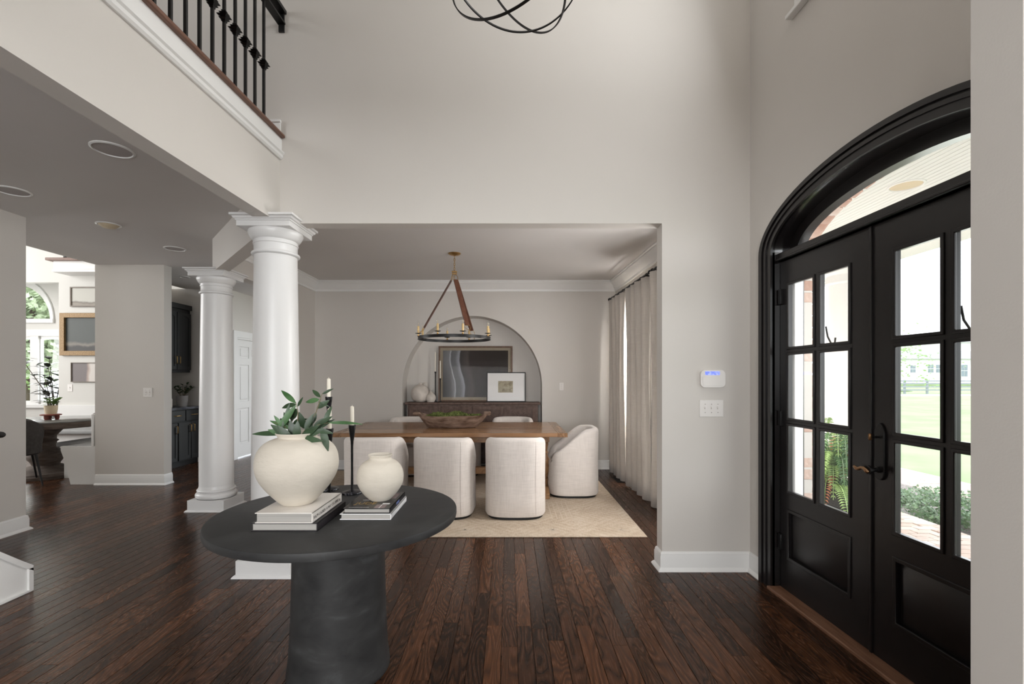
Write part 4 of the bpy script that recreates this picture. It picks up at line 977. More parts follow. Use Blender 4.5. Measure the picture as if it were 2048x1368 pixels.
branch([(0, 0, 0), (-.02, -.01, .06), (-.07, -.01, .09), (-.1, -.01, .1)], [((-.02, -.01, .07), (-.9, 0, .35), .085, .010, .1), ((-.06, -.01, .08), (-.6, 0, .75), .05, .008, 0), ((-.05, -.01, .05), (-1, -.1, .05), .12, .011, .25), ((-.02, -.02, .03), (-.6, -.2, .5), .08, .015, .2), ((.0, -.02, .02), (-.15, -.2, .8), .07, .018, .2), ((-.04, 0, .09), (-.3, .2, .5), .05, .009, 0)], 'leafy green stem spreading to the left of the vase')
branch([(.0, 0, 0), (.03, .02, .07), (.07, .03, .14), (.09, .03, .2), (.1, .03, .23)], [((.085, .03, .2), (-.6, 0, -.1), .05, .011, .1), ((.09, .03, .21), (-.4, .2, .3), .05, .009, .1), ((.07, .03, .14), (-.2, -.1, -.5), .05, .013, .1), ((.1, .03, .225), (.6, 0, .35), .04, .006, .2), ((.075, .03, .16), (.5, 0, .35), .05, .012, .1), ((.08, .03, .19), (.7, 0, -.3), .04, .005, .1), ((.02, .02, .07), (-.1, -.2, .6), .06, .015, .1)], 'leafy green stem leaning right and high out of the vase')
branch([(0, 0, 0), (.05, -.02, .05), (.10, -.03, .09), (.15, -.03, .10)], [((.05, -.02, .05), (.75, -.1, .45), .10, .012, .25), ((.08, -.02, .08), (.6, 0, .5), .05, .010, .1), ((.10, -.03, .09), (.7, 0, .4), .06, .010, .0), ((.12, -.03, .08), (.3, -.1, -.9), .085, .015, -.1), ((.15, -.03, .10), (.8, 0, .05), .10, .007, .5), ((.13, -.03, .1), (.3, .1, .8), .06, .01, .2), ((.03, -.03, .03), (.5, -.3, .4), .08, .016, .3), ((.07, -.02, .06), (-.1, 0, .9), .05, .009, .2), ((.09, -.03, .07), (.9, -.2, -.1), .06, .011, .3)], 'leafy green stem arching right towards the candles')

# candlesticks on the round table
def candlestick(x_, y_, h, ch_, label):
    t = thing('candlestick', label, 'candlestick', (x_, y_, ZT))
    MB().lathe([(.055, 0), (.056, .004), (.054, .009), (.04, .013), (.014, .018)], seg=40).build('base_disc', 'marble_black', t, smooth=40, world=False)
    zs = [.012, .02, .06, .12, h - .12, h - .09, h - .06, h - .03, h - .01, h]
    rs_ = [.012, .0075, .0068, .0062, .0065, .0085, .0125, .0165, .019, .0195]
    zz = []; 
    MB().lathe(list(zip(rs_, zs)), seg=20, wob=.05).build('stem', 'hammered_iron', t, smooth=60, world=False)
    c_ = MB().lathe([(.0105, 0), (.0108, ch_ * .6), (.0102, ch_ - .004), (.006, ch_), (.0012, ch_ + .001), (.0012, ch_ + .008)], (0, 0, 0), 20).build('taper_candle', 'wax', None, smooth=40)
    c_.location = (x_, y_, ZT + h - .001); tag(c_, 'short ivory candle in the ' + label, 'candle', 'ivory candles on the round table')
candlestick(-.868, 2.60, .377, .105, 'black candlestick standing free between the two vases')
candlestick(-.924, 2.42, .377, .105, 'black candlestick just behind the large vase, shorter than its neighbour')
candlestick(-1.028, 2.68, .53, .105, 'tallest black candlestick, behind the large vase')

# ------------------------------------------------------------------ wall plates and keypad
def plate_(name, label, cat, x, z, y, w_, h_, n, toggles=True):
    t = thing(name, label, cat, (x, y, z))
    MB().box(-w_ / 2, w_ / 2, -.006, 0, -h_ / 2, h_ / 2).build('cover_plate', 'switch_white', t, bevel=.002, world=False)
    for k in range(n):
        cx_ = (k - (n - 1) / 2) * .046
        MB().box(cx_ - .005, cx_ + .005, -.017, -.005, -.004, .014).build('toggle', 'switch_white', t, bevel=.0015, world=False)
        for s_ in (-.030, .030): MB().lathe([(.003, -.0075), (.003, 0)], (cx_, 0, s_), 8, axis='Y').build('screw', 'frame_grey', t, world=False)
plate_('light_switch', 'white triple light switch below the alarm keypad', 'light switch', 1.467, 1.176, YW, .172, .122, 3)
plate_('light_switch', 'white double light switch on the hall wall left of the columns', 'light switch', -4.71, 1.205, 6.13, .116, .12, 2)
plate_('light_switch', 'white single light switch on the dining back wall right of the niche', 'light switch', .803, 1.262, YB, .07, .117, 1)
plate_('light_switch', 'white single light switch below the paintings in the breakfast nook', 'light switch', -8.03, 1.208, 8.60, .09, .13, 1)
kp = thing('alarm_keypad', 'white alarm keypad with lit blue screen above the triple switch', 'keypad', (1.470, YW, 1.391))
def rrect(w_, h_, r_, n=6):
    out = []
    for (cx_, cy_, a0_) in ((w_ / 2 - r_, h_ / 2 - r_, 0), (-w_ / 2 + r_, h_ / 2 - r_, 90), (-w_ / 2 + r_, -h_ / 2 + r_, 180), (w_ / 2 - r_, -h_ / 2 + r_, 270)):
        for i in range(n + 1): a = math.radians(a0_ + 90 * i / n); out.append((cx_ + r_ * math.cos(a), cy_ + r_ * math.sin(a)))
    return out
MB().plate(rrect(.178, .128, .034), 0, .026, lambda u, v, t: (u, -t, v)).build('housing', 'switch_white', kp, bevel=.007, world=False, seg=3)
MB().plate(rrect(.105, .026, .004), .026, .027, lambda u, v, t: (u - .005, -t, v + .040)).build('screen', 'lcd_blue', kp, world=False, label='lit blue display')
MB().plate(rrect(.15, .066, .012), .026, .0285, lambda u, v, t: (u, -t, v - .018)).build('flap', 'switch_white', kp, bevel=.002, world=False)

# ------------------------------------------------------------------ ceiling fixtures
def disc(name, label, cat, x, y, r_, mt, z=CZ, dome=.006):
    t = thing(name, label, cat, (x, y, z))
    MB().lathe([(r_, 0), (r_, -.004), (r_ - .012, -.009), (r_ - .016, -.004), (r_ - .016, 0)], seg=40, cap0=False, cap1=False).build('trim_ring', 'trim_white', t, smooth=40, world=False)
    MB().lathe([(r_ - .015, -.002), (r_ * .5, -dome), (.001, -dome - .001)], seg=40, cap0=False).build('grille', mt, t, smooth=60, world=False)
disc('ceiling_speaker', 'round ceiling speaker nearest the balcony beam', 'speaker', -2.556, 3.03, .118, 'speaker_grille')
disc('ceiling_speaker', 'round ceiling speaker at the left edge over the hall', 'speaker', -3.91, 3.70, .115, 'speaker_grille')
disc('smoke_detector', 'small cream smoke detector on the hall ceiling', 'smoke detector', -3.85, 4.52, .10, 'pot_cream', dome=.03)
disc('ceiling_light', 'recessed round ceiling light beside the far column', 'ceiling light', -3.81, 5.36, .11, 'speaker_grille')
disc('ceiling_light', 'recessed round ceiling light in the dark pantry passage', 'ceiling light', -4.74, 6.87, .07, 'speaker_grille')

# ------------------------------------------------------------------ stairs at lower left
stx = thing('staircase', 'white panelled staircase side rising out of the left edge', 'staircase', (-3.13, 3.0, 0))
prof = [(3.085, 0), (3.085, .135), (2.83, .435)] ; up_ = [(1.15, .435 + 1.68 * .72)]
poly = [(3.085, 0), (3.085, .145), (3.03, .190), (1.15, .190 + 1.92 * .80), (1.15, 0)]
MB().plate(poly, -3.16, -3.145, lambda u, v, t: (t, u, v)).build('side_panel', 'trim_white', stx)
MB().box(-3.146, -3.13, 3.068, 3.095, 0, .15).plate([(3.095, .13), (3.095, .165), (3.03, .215), (1.15, .215 + 1.92 * .80), (1.15, .175 + 1.92 * .80), (3.03, .175)], -3.16, -3.13, lambda u, v, t: (t, u, v)).plate([(3.085, 0), (3.085, .012), (1.15, .012), (1.15, 0)], -3.146, -3.128, lambda u, v, t: (t, u, v)).build('moulding', 'trim_white', stx)
for k in range(8):
    yy = 3.055 - k * .235; zz = .18 * (k + 1) - .02
    if yy - .24 < 1.15: break
    MB().box(-4.40, -3.16, yy - .235, yy - .215, zz - .16, zz).box(-4.40, -3.16, yy - .02, yy, zz - .18, zz).build('riser', 'trim_white', stx)
    MB().box(-4.40, -3.162, yy - .25, yy + .025, zz, zz + .025).build('tread', 'brown_nosing', stx, bevel=.006)
hr = thing('stair_handrail', 'black stair handrail end curling in at the left edge', 'handrail', (-3.285, 3.05, 0))
MB().tube([(-3.315, 2.93, 1.045), (-3.330, 2.99, 1.035), (-3.320, 3.03, 1.03), (-3.285, 3.035, 1.03), (-3.28, 2.99, 1.035), (-3.285, 2.93, 1.06), (-3.285, 2.6, 1.30), (-3.285, 1.3, 2.35)], .026, 12, flat=(.8, 1)).build('rail', 'iron', hr, smooth=180)
MB().lathe([(.012, .3), (.012, 1.03)], (-3.300, 2.90, 0), 12).build('newel', 'iron', hr)
MB().lathe([(.012, .62), (.012, 1.45)], (-3.300, 2.45, 0), 12).build('newel', 'iron', hr)

# ------------------------------------------------------------------ pantry cabinets and door
def handle_v(x, y, z, L, p): MB().tube([(x, y, z - L / 2), (x + .028, y, z - L / 2 + .01), (x + .028, y, z + L / 2 - .01), (x, y, z + L / 2)], .006, 8).build('handle', 'brass', p, smooth=60)
def cab_door(x, ya, yb, z0, z1, parent, arched=False, hy=None, hz=None):
    o_ = MB().box(x, x + .02, ya, yb, z0, z1)
    d = o_.build('door', 'cabinet_paint', parent, bevel=.002)
    h = [(ya + .05, z0 + .06), (yb - .05, z0 + .06), (yb - .05, z1 - .09 if arched else z1 - .06)] + (arc((ya + yb) / 2, z1 - .09, (yb - ya) / 2 - .05, .04, 0, 180, 8)[1:-1] if arched else []) + [(ya + .05, z1 - .09 if arched else z1 - .06)]
    MB().plate([(ya + .003, z0 + .003), (yb - .003, z0 + .003), (yb - .003, z1 - .003), (ya + .003, z1 - .003)], x + .02, x + .028, lambda u, v, t: (t, u, v), [h]).build('door_rails', 'cabinet_paint', d, bevel=.002)
    if hy: handle_v(x + .028, hy, hz, .12, d)
uc = thing('wall_cabinet', 'dark wall cabinet with arched glass doors above the pantry counter', 'cabinet', (-5.4, 7.1, 1.48))
MB().box(-5.62, -5.28, 6.63, 7.78, 1.48, 2.50).box(-5.62, -5.25, 6.63, 7.79, 2.50, 2.58).build('carcass', 'cabinet_paint', uc, bevel=.003)
for k in range(4):
    a = 6.45 + k * .33
    if k == 0: continue
    cab_door(-5.28, a, a + .325, 1.52, 2.44, uc, True, a + (.29 if k % 2 == 0 else .035), 1.68)
bc = thing('base_cabinet', 'dark base cabinet under the marble pantry counter', 'cabinet', (-5.35, 7.1, 0))
MB().box(-5.62, -5.10, 6.63, 7.79, .09, .90).box(-5.62, -5.16, 6.63, 7.79, 0, .09).build('carcass', 'cabinet_paint', bc, bevel=.003)
for (a, b) in ((6.64, 7.00), (7.02, 7.38), (7.40, 7.76)):
    d = MB().box(-5.10, -5.08, a, b, .72, .885).build('drawer', 'cabinet_paint', bc, bevel=.002)
    m_ = (a + b) / 2; MB().tube([(-5.08, m_ - .06, .81), (-5.052, m_ - .05, .81), (-5.052, m_ + .05, .81), (-5.08, m_ + .06, .81)], .006, 8).build('handle', 'brass', d, smooth=60)
for a, b, hy in ((6.64, 7.20, 7.16), (7.22, 7.50, 7.47), (7.51, 7.77, 7.545)): cab_door(-5.10, a, b, .11, .70, bc, False, hy, .60)
ct_ = MB().box(-5.61, -5.06, 6.63, 7.79, .90, .935).box(-5.61, -5.59, 6.63, 7.79, .935, 1.02).build('pantry_counter', 'marble_counter', None, bevel=.004); tag(ct_, 'dark marble worktop on the pantry base cabinet', 'worktop')
S('trim_backsplash', MB().box(-5.618, -5.611, 6.64, 7.79, 1.02, 1.48), 'tile_white')
def bushy(name, label, cat, loc, pot, leafm, n, spread, h, L, Wd, pr, ph, group=None, seedv=0, stand=None):
    t = thing(name, label, cat, loc, 0, group); r_ = random.Random(seedv)
    MB().lathe([(pr * .8, 0), (pr * .95, ph * .5), (pr, ph), (pr - .008, ph), (pr - .012, ph - .02)], seg=28, cap1=False).build('pot', pot, t, smooth=40, world=False)
    MB().lathe([(.0, ph - .02), (pr - .01, ph - .02)], seg=20, cap0=False, cap1=False).build('soil', 'soil', t, world=False)
    for k in range(n):
        a = r_.uniform(0, 2 * PI); tilt = r_.uniform(.15, 1) * spread; hh = h * r_.uniform(.6, 1)
        tip = Vector((math.cos(a) * tilt, math.sin(a) * tilt, ph + hh)); b0 = Vector((math.cos(a) * .02, math.sin(a) * .02, ph - .02)); mid = (b0 + tip) / 2 + Vector((0, 0, hh * .12))
        s_ = MB().tube([b0, mid, tip], .003, 5).build('stalk', 'stem', t, smooth=180, world=False)
        lf = MB()
        for q in range(7):
            f = .3 + .7 * q / 6; p = b0.lerp(mid, min(1, f * 2)) if f < .5 else mid.lerp(tip, f * 2 - 1); aa = a + (1 if q % 2 else -1) * r_.uniform(.6, 1.5)
            leaf_mesh(lf, p, (math.cos(aa), math.sin(aa), r_.uniform(.1, .9)), (0, 0, 1), L * r_.uniform(.7, 1.1), Wd, .2, 4)
        lf.build('leaves', leafm, s_, smooth=180, world=False, kind='stuff')
    return t
bushy('potted_plant', 'leafy dark potted plant in a grey pot on the pantry counter', 'plant', (-5.30, 7.62, .936), 'pot_grey', 'leaf_dark', 9, .24, .20, .085, .022, .085, .17, seedv=4)
cn_ = MB().lathe([(.05, 0), (.052, .12), (.045, .13), (.02, .14), (.015, .155)], (0, 0, 0), 24).build('canister', 'ceramic_grey', None, smooth=40); cn_.location = (-5.36, 7.40, .936); tag(cn_, 'small pale canister beside the potted plant on the pantry counter', 'canister')
# six panel door
d2 = thing('door_2', kind='structure', loc=(-4.66, 8.5, 0))
YA, YZ_ = 8.06, 8.94
pans = []
for (a, b) in ((YA + .11, YA + .40), (YA + .48, YZ_ - .11)):
    for (z0, z1) in ((.24, .86), (.98, 1.62), (1.74, 1.94)): pans.append((a, b, z0, z1))
dl = MB().plate([(YA, .02), (YZ_, .02), (YZ_, 2.06), (YA, 2.06)], -4.705, -4.68, lambda u, v, t: (t, u, v), [[(a, z0), (b, z0), (b, z1), (a, z1)] for a, b, z0, z1 in pans]).build('door_leaf', 'trim_white', d2)
for a, b, z0, z1 in pans: MB().box(-4.705, -4.694, a, b, z0, z1).box(-4.70, -4.684, a + .035, b - .035, z0 + .035, z1 - .035).build('raised_panel', 'trim_white', dl, bevel=.004)
MB().lathe([(.028, 0), (.028, .006), (.01, .01), (.01, .035), (.022, .04), (.026, .055), (.018, .068)], (-4.68, YZ_ - .06, .98), 18, axis='X').build('knob', 'iron', dl, smooth=60)
MB().plate([(YA - .13, 0), (YA - .03, 0), (YA - .03, 2.09), (YZ_ + .03, 2.09), (YZ_ + .03, 0), (YZ_ + .13, 0), (YZ_ + .13, 2.2), (YA - .13, 2.2)], -4.66, -4.638, lambda u, v, t: (t, u, v)).box(-4.78, -4.65, YA - .04, YA, 0, 2.10).box(-4.78, -4.65, YA - .03, YZ_ + .03, 2.06, 2.12).build('door_casing', 'trim_white', d2, bevel=.003)

# ------------------------------------------------------------------ breakfast nook
w5 = thing('window_5', kind='structure', loc=(WC, 9.4, 2.56))
def arc_frame(mb, ro, ri_, y0_, y1_):
    o_ = arc(WC, 2.56, ro, ro, 0, 180, 36); i_ = arc(WC, 2.56, ri_, ri_, 0, 180, 36); vs_ = []
    for a_, b_ in zip(o_, i_): vs_ += [(a_[0], y0_, a_[1]), (b_[0], y0_, b_[1]), (b_[0], y1_, b_[1]), (a_[0], y1_, a_[1])]
    mb.add(vs_, [(4 * k + q, 4 * k + (q + 1) % 4, 4 * k + 4 + (q + 1) % 4, 4 * k + 4 + q) for k in range(36) for q in range(4)])
af = MB(); arc_frame(af, .86, .80, 9.37, 9.40); arc_frame(af, .81, .75, 9.42, 9.48); arc_frame(af, .76, .71, 9.46, 9.52); af.box(WC - .86, WC + .86, 9.36, 9.5, 2.49, 2.57)
af.build('window_frame', 'trim_white', w5, smooth=30)
MB().plate([(WC - .76, 2.56)] + list(reversed(arc(WC, 2.56, .76, .76, 0, 180, 24)))[1:-1] + [(WC + .76, 2.56)], .07, .075, XZ(9.4)).build('pane', 'glass', w5)
w6 = thing('window_6', kind='structure', loc=(WC, 9.4, .86))
MB().plate([(-11.0, .78), (-8.9, .78), (-8.9, 2.36), (-11.0, 2.36)], -.03, 0, XZ(9.4), [[(-10.9, .87), (-8.97, .87), (-8.97, 2.23), (-10.9, 2.23)]]).box(-11.05, -8.5, 9.33, 9.40, .80, .86).build('window_casing', 'trim_white', w6)
for (a, b) in ((-10.88, -9.54), (-9.42, -8.98)):
    MB().plate([(a - .03, .87), (b + .03, .87), (b + .03, 2.23), (a - .03, 2.23)], .02, .08, XZ(9.4), [[(a + .03, .93), (b - .03, .93), (b - .03, 2.17), (a + .03, 2.17)]]).build('sash', 'trim_white', w6)
    MB().box(a, b, 9.45, 9.455, .9, 2.2).build('pane', 'glass', w6)
MB().box(-9.56, -9.40, 9.38, 9.5, .86, 2.24).build('mullion', 'trim_white', w6)
# upstairs ledge
lg = thing('trim_1', kind='structure', loc=(-7.0, 8.4, 3.3))
MB().box(-8.05, -5.4, 8.30, 8.60, 3.30, 3.46).box(-8.05, -5.4, 8.27, 8.60, 3.26, 3.31).build('ledge_fascia', 'trim_white', lg, bevel=.006)
MB().box(-8.12, -5.4, 8.22, 8.60, 3.455, 3.50).build('ledge_nosing', 'brown_nosing', lg, bevel=.008)
bp = MB().box(-.16, .16, -.02, .02, 0, .035).box(-.16, -.13, -.02, .02, 0, .08).build('rail_shoe', 'iron', None); bp.location = (-7.75, 8.36, 3.50); tag(bp, 'black iron rail shoe on the ledge high above the paintings', 'rail')
art = dict(glassed=False)
frame('framed_painting', 'gilt-framed dark landscape painting, largest in the breakfast nook', 'painting', -8.18, -7.05, 1.80, 2.575, 8.597, .085, .05, 'frame_gold', artm='paint_dark_dunes', **art)
frame('framed_painting', 'small grey-framed pale seascape above the gilt painting', 'painting', -8.01, -7.15, 2.69, 3.055, 8.597, .022, .03, 'frame_grey', artm='paint_pale_sea', **art)
frame('framed_painting', 'thin-framed washed abstract painting below the gilt painting', 'painting', -7.995, -7.15, 1.315, 1.675, 8.597, .012, .03, 'frame_grey', artm='paint_washed', **art)
bn = thing('built_in_bench', 'white built-in corner bench around the breakfast table', 'bench', (-6.2, 7.6, 0))
MB().plate([(-5.39, 0), (-5.73, 0), (-5.76, .12), (-5.82, .34), (-5.86, .45), (-5.86, .50), (-5.39, .50)], 0, .04, XZ(6.14)).build('end_panel', 'trim_white', bn, bevel=.003)
MB().box(-5.73, -5.44, 6.18, 6.53, 0, .43).box(-6.2, -5.77, 6.55, 8.1, 0, .43).box(-8.1, -5.77, 8.1, 8.58, 0, .43).build('bench_base', 'trim_white', bn)
MB().box(-5.86, -5.46, 6.15, 6.53, .43, .50).box(-6.30, -5.77, 6.53, 8.0, .43, .50).box(-8.15, -5.77, 8.0, 8.53, .43, .50).build('seat_pad', 'bench_cushion', bn, bevel=.02, label='grey bench seat cushion')
MB().box(-5.46, -5.425, 6.14, 6.54, .50, .92).build('bench_back', 'trim_white', bn, bevel=.004); MB().box(-8.2, -5.77, 8.54, 8.595, .50, .90).build('bench_back', 'trim_white', bn, bevel=.004)
pw = MB().lathe(vase_prof([(.0, -.09), (.12, -.08), (.20, -.03), (.22, 0), (.20, .03), (.12, .08), (.0, .09)]), (0, 0, 0), 24, False, False, axis='Y').build('cushion', 'pillow', None, smooth=180)
pw.scale = (1.2, 1, .8); pw.location = (-7.15, 8.30, .64); tag(pw, 'dark grey cushion leaning on the nook bench behind the table', 'cushion')
nt_ = thing('pedestal_table', 'round wooden breakfast table on a carved baluster pedestal', 'table', (-6.62, 6.72, 0))
MB().lathe([(.66, .70), (.68, .705), (.69, .72), (.69, .785)], (-6.62, 6.72, 0), 64).build('tabletop', 'worn_wood', nt_, smooth=40)
MB().lathe([(.695, .785), (.70, .79), (.70, .798), (.695, .802)], (-6.62, 6.72, 0), 64).build('glass_surface', 'glossy_table_top', nt_, smooth=40)
MB().lathe([(.44, 0), (.44, .04), (.42, .05), (.41, .07), (.34, .08), (.32, .10), (.24, .11), (.20, .14), (.15, .16), (.16, .19), (.20, .25), (.205, .30), (.17, .36), (.12, .41), (.115, .48), (.14, .50), (.115, .52), (.115, .57), (.14, .60), (.18, .65), (.19, .70)], (-6.62, 6.72, 0), 48).build('pedestal', 'worn_wood', nt_, smooth=40)
dcx = thing('side_chair', 'dark grey upholstered chair with black legs at the breakfast table', 'chair', (-6.36, 6.05, 0), .9)
def cshell():
    mb = MB(); n = 24; rr_ = []
    for k, z0 in ((.0, .42), (.0, .50), (-.01, .7), (-.02, .86), (.02, .885), (.05, .86), (.06, .7), (.06, .46)):
        rr_.append([((.25 - k) * math.cos(a), (.25 - k) * math.sin(a) * 1.0, z0 if z0 < .6 else .5 + (z0 - .5) * (.35 + .65 * math.sin((a - PI * .98) / (1.04 * PI) * PI) ** .7 if 0 < (a - PI * .98) / (1.04 * PI) < 1 else .35)) for a in [PI * .98 + 1.04 * PI * i / n for i in range(n + 1)]])
    m_ = n + 1
    mb.add([p for q in rr_ for p in q], [(j * m_ + i, j * m_ + i + 1, (j + 1) * m_ + i + 1, (j + 1) * m_ + i) for j in range(7) for i in range(n)]); return mb
cshell().build('backrest', 'grey_upholstery', dcx, smooth=60, world=False)
MB().lathe([(.22, .40), (.25, .42), (.25, .48), (.22, .50)], seg=32).build('seat', 'grey_upholstery', dcx, smooth=40, world=False)
for (a, b) in ((-.17, -.17), (.17, -.17), (.17, .17), (-.17, .17)): MB().tube([(a, b, .41), (a * 1.35, b * 1.35, 0)], [.016, .009], 8).build('leg', 'iron', dcx, smooth=60, world=False)
stn = thing('plant_stand', 'rust red footed stand on the breakfast table', 'plant stand', (-6.53, 6.70, .802))
MB().lathe([(.05, .055), (.115, .06), (.118, .072), (.10, .078)], seg=28).build('tray', 'terracotta', stn, smooth=40, world=False)
for k in range(3): a = k * 2.1 + .5; MB().lathe([(.02, 0), (.028, .02), (.03, .056)], (.065 * math.cos(a), .065 * math.sin(a), 0), 12).build('foot', 'terracotta', stn, smooth=40, world=False)
bushy('potted_plant', 'small variegated plant in a cream pot on the rust stand', 'plant', (-6.53, 6.70, .881), 'pot_cream', 'leaf_light', 7, .10, .10, .09, .028, .075, .12, seedv=6)
gp = thing('rubber_plant', 'tall dark rubber plant in front of the nook window', 'plant', (-8.75, 9.05, 0))
MB().lathe([(.13, 0), (.17, .15), (.18, .32), (.165, .32)], seg=28, cap1=False).build('pot', 'pot_grey', gp, smooth=40, world=False)
r_ = random.Random(12)
for (tx, tz, ty) in ((-.62, 1.88, -.1), (-.12, 1.60, 0), (.12, 1.55, .02), (-.3, 1.25, .1), (.25, 1.30, -.1), (-.2, 1.75, .1), (.02, 1.15, -.15), (.0, 1.42, -.2)):
    b0 = Vector((0, 0, .3)); mid = Vector((tx * .25, ty * .3, tz * .6)); tip = Vector((tx, ty, tz))
    s_ = MB().tube([b0, mid, tip], [.012, .009, .004], 6).build('branch', 'bark', gp, smooth=180, world=False)
    lf = MB()
    for q in range(11):
        f = .25 + .75 * q / 10; p = mid.lerp(tip, f); aa = q * 2.4 + r_.random()
        leaf_mesh(lf, p, (math.cos(aa), math.sin(aa), r_.uniform(-.1, .7)), (0, 0, 1), r_.uniform(.20, .30), r_.uniform(.055, .075), .25, 5)
    lf.build('leaves', 'leaf_rubber', s_, smooth=180, world=False, kind='stuff')

# ------------------------------------------------------------------ outdoors: porch
S('floor_porch', MB().box(2.0, 4.2, -3, 9.0, -.16, -.075), 'mortar')
pf = bpy.data.objects['floor_porch']
r_ = random.Random(8); shared = {}
def brick_obj(parent, sx, sy, sz, loc, rot=(0, 0, 0), mt='brick'):
    key = (mt, round(sx, 3), round(sy, 3), round(sz, 3))
    if key not in shared:
        o_ = MB().box(-sx / 2, sx / 2, -sy / 2, sy / 2, -sz / 2, sz / 2).build('brick', mt, None, bevel=.003, seg=1); shared[key] = o_
    else:
        o_ = shared[key].copy(); COL.objects.link(o_)
    o_.parent = parent; pl_ = parent.location
    o_.location = (loc[0] - pl_.x, loc[1] - pl_.y, loc[2] - pl_.z); o_.rotation_euler = rot
    return o_
yy = 3.6; row = 0
while yy < 6.0:
    xx = 3.10 + (.1 if row % 2 else 0)
    while xx < 4.02: brick_obj(pf, .19, .092, .05, (xx, yy, -.070 + r_.uniform(-.002, .002)), mt='paver'); xx += .2
    yy += .102; row += 1
for k in range(26): brick_obj(pf, .20, .092, .06, (4.12, 3.45 + k * .102, -.075), mt='paver')
S('ceiling_porch', MB().box(2.0, 4.8, -3, 9.0, 2.86, 2.93), 'siding')
pc = bpy.data.objects['ceiling_porch']
bb = MB()
for k in range(56): bb.box(2.02 + k * .05, 2.066 + k * .05, -3, 9, 2.852, 2.862)
bb.build('beadboard', 'siding', pc, kind='stuff')
disc('porch_ceiling_light', 'round flush light on the porch ceiling seen through the transom', 'ceiling light', 3.0, 3.55, .115, 'pot_cream', z=2.852)
# exterior brick wall faces around the door
S('wall_exterior', MB().box(2.0, 2.03, 3.21, 9, -.1, 2.86).box(2.05, 2.08, -3, 1.42, -.1, 2.86), 'mortar')
we = thing('wall_brick_reveal', kind='structure', loc=(2.0, 3.2, 0))
for k in range(34):
    z = -.03 + k * .0785; L = .215 if k % 2 else .10
    brick_obj(we, .10, .10 + (0.0), .066, (2.003 + r_.uniform(-.006, .006), 3.178 + r_.uniform(-.006, .006), z))
for k in range(26):
    a = math.radians(4 + k * 172 / 25); u, z = DC + .853 * math.cos(a), SPR + .34 * math.sin(a)
    p = FW(u, .235, z); brick_obj(we, .10, .068, .10, p, (math.atan2(math.sin(a) / .33, math.cos(a) / .845) - PI / 2, 0, 0))
MB().box(3.108, 3.128, .085, .19, -.05, 2.2, FW).box(3.095, 3.11, .12, .17, -.05, 2.2, FW).build('brickmould', 'trim_white', we, bevel=.006)
MB().box(1.528, 1.545, .085, .19, -.05, 2.2, FW).build('brickmould', 'trim_white', we, bevel=.006)
cl = thing('porch_column', 'thick round white porch column outside the left door leaf', 'column', (3.95, 5.52, -.07))
MB().lathe([(.21, .22), (.212, .8), (.205, 1.5), (.185, 2.55)], seg=48, cap0=False, cap1=False).build('shaft', 'column_white', cl, smooth=180, world=False)
MB().box(-.27, .27, -.27, .27, 0, .14).lathe([(.26, .14), (.265, .18), (.24, .21), (.22, .22)], seg=48).build('base', 'column_white', cl, bevel=.004, world=False)
MB().lathe([(.185, 2.55), (.21, 2.57), (.20, 2.6), (.19, 2.66), (.24, 2.74), (.25, 2.78)], seg=48).box(-.27, .27, -.27, .27, 2.78, 2.93).build('capital', 'column_white', cl, bevel=.004, world=False)
S('trim_porch_beam', MB().box(3.75, 4.15, -3, 9, 2.66, 2.86), 'siding')
# fern in planter
fn_ = thing('potted_fern', 'lush green fern in a planter beside the porch column', 'plant', (2.93, 4.25, .02))
MB().lathe([(.16, -.09), (.14, 0), (.17, .04), (.13, .12), (.17, .2), (.23, .42), (.20, .42)], seg=28, cap1=False).build('planter', 'rubber_black', fn_, smooth=40, world=False)
r_ = random.Random(21)
for k in range(64):
    a = r_.uniform(0, 2 * PI); L = r_.uniform(.42, .72); lift = r_.uniform(.15, 1.2)
    pts = []
    for i in range(9):
        f = i / 8; rad = L * (math.sin(f * 1.45)) * (1.0 - lift * .55) * .85; z = .42 + L * lift * math.sin(f * 2.1) - .38 * f * f
        pts.append(Vector((math.cos(a) * rad, math.sin(a) * rad, z)))
    fr_ = MB().tube(pts, .003, 4).build('frond', 'leaf_light' if k % 3 else 'leaf_mid', fn_, world=False)
    lf = MB()
    for i in range(26):
        f = .08 + .92 * i / 26; q = f * 8; j = min(7, int(q)); p = pts[j].lerp(pts[j + 1], q - j); d = (pts[j + 1] - pts[j]).normalized(); side = d.cross(Vector((0, 0, 1)))
        if side.length < .01: continue
        side.normalize(); w_ = .055 * math.sin(PI * min(1, f * .9 + .1)) ** .6 + .006
        for s_ in (-1, 1): lf.add([p, p + side * s_ * w_ * .6 + d * .013, p + side * s_ * w_ + d * .014 - Vector((0, 0, .01)), p + side * s_ * w_ * .6 - d * .003], [(0, 1, 2, 3)])
    lf.build('leaflets', 'leaf_dry' if k % 9 == 7 else ('leaf_light' if k % 3 else 'leaf_mid'), fr_, world=False, kind='stuff')
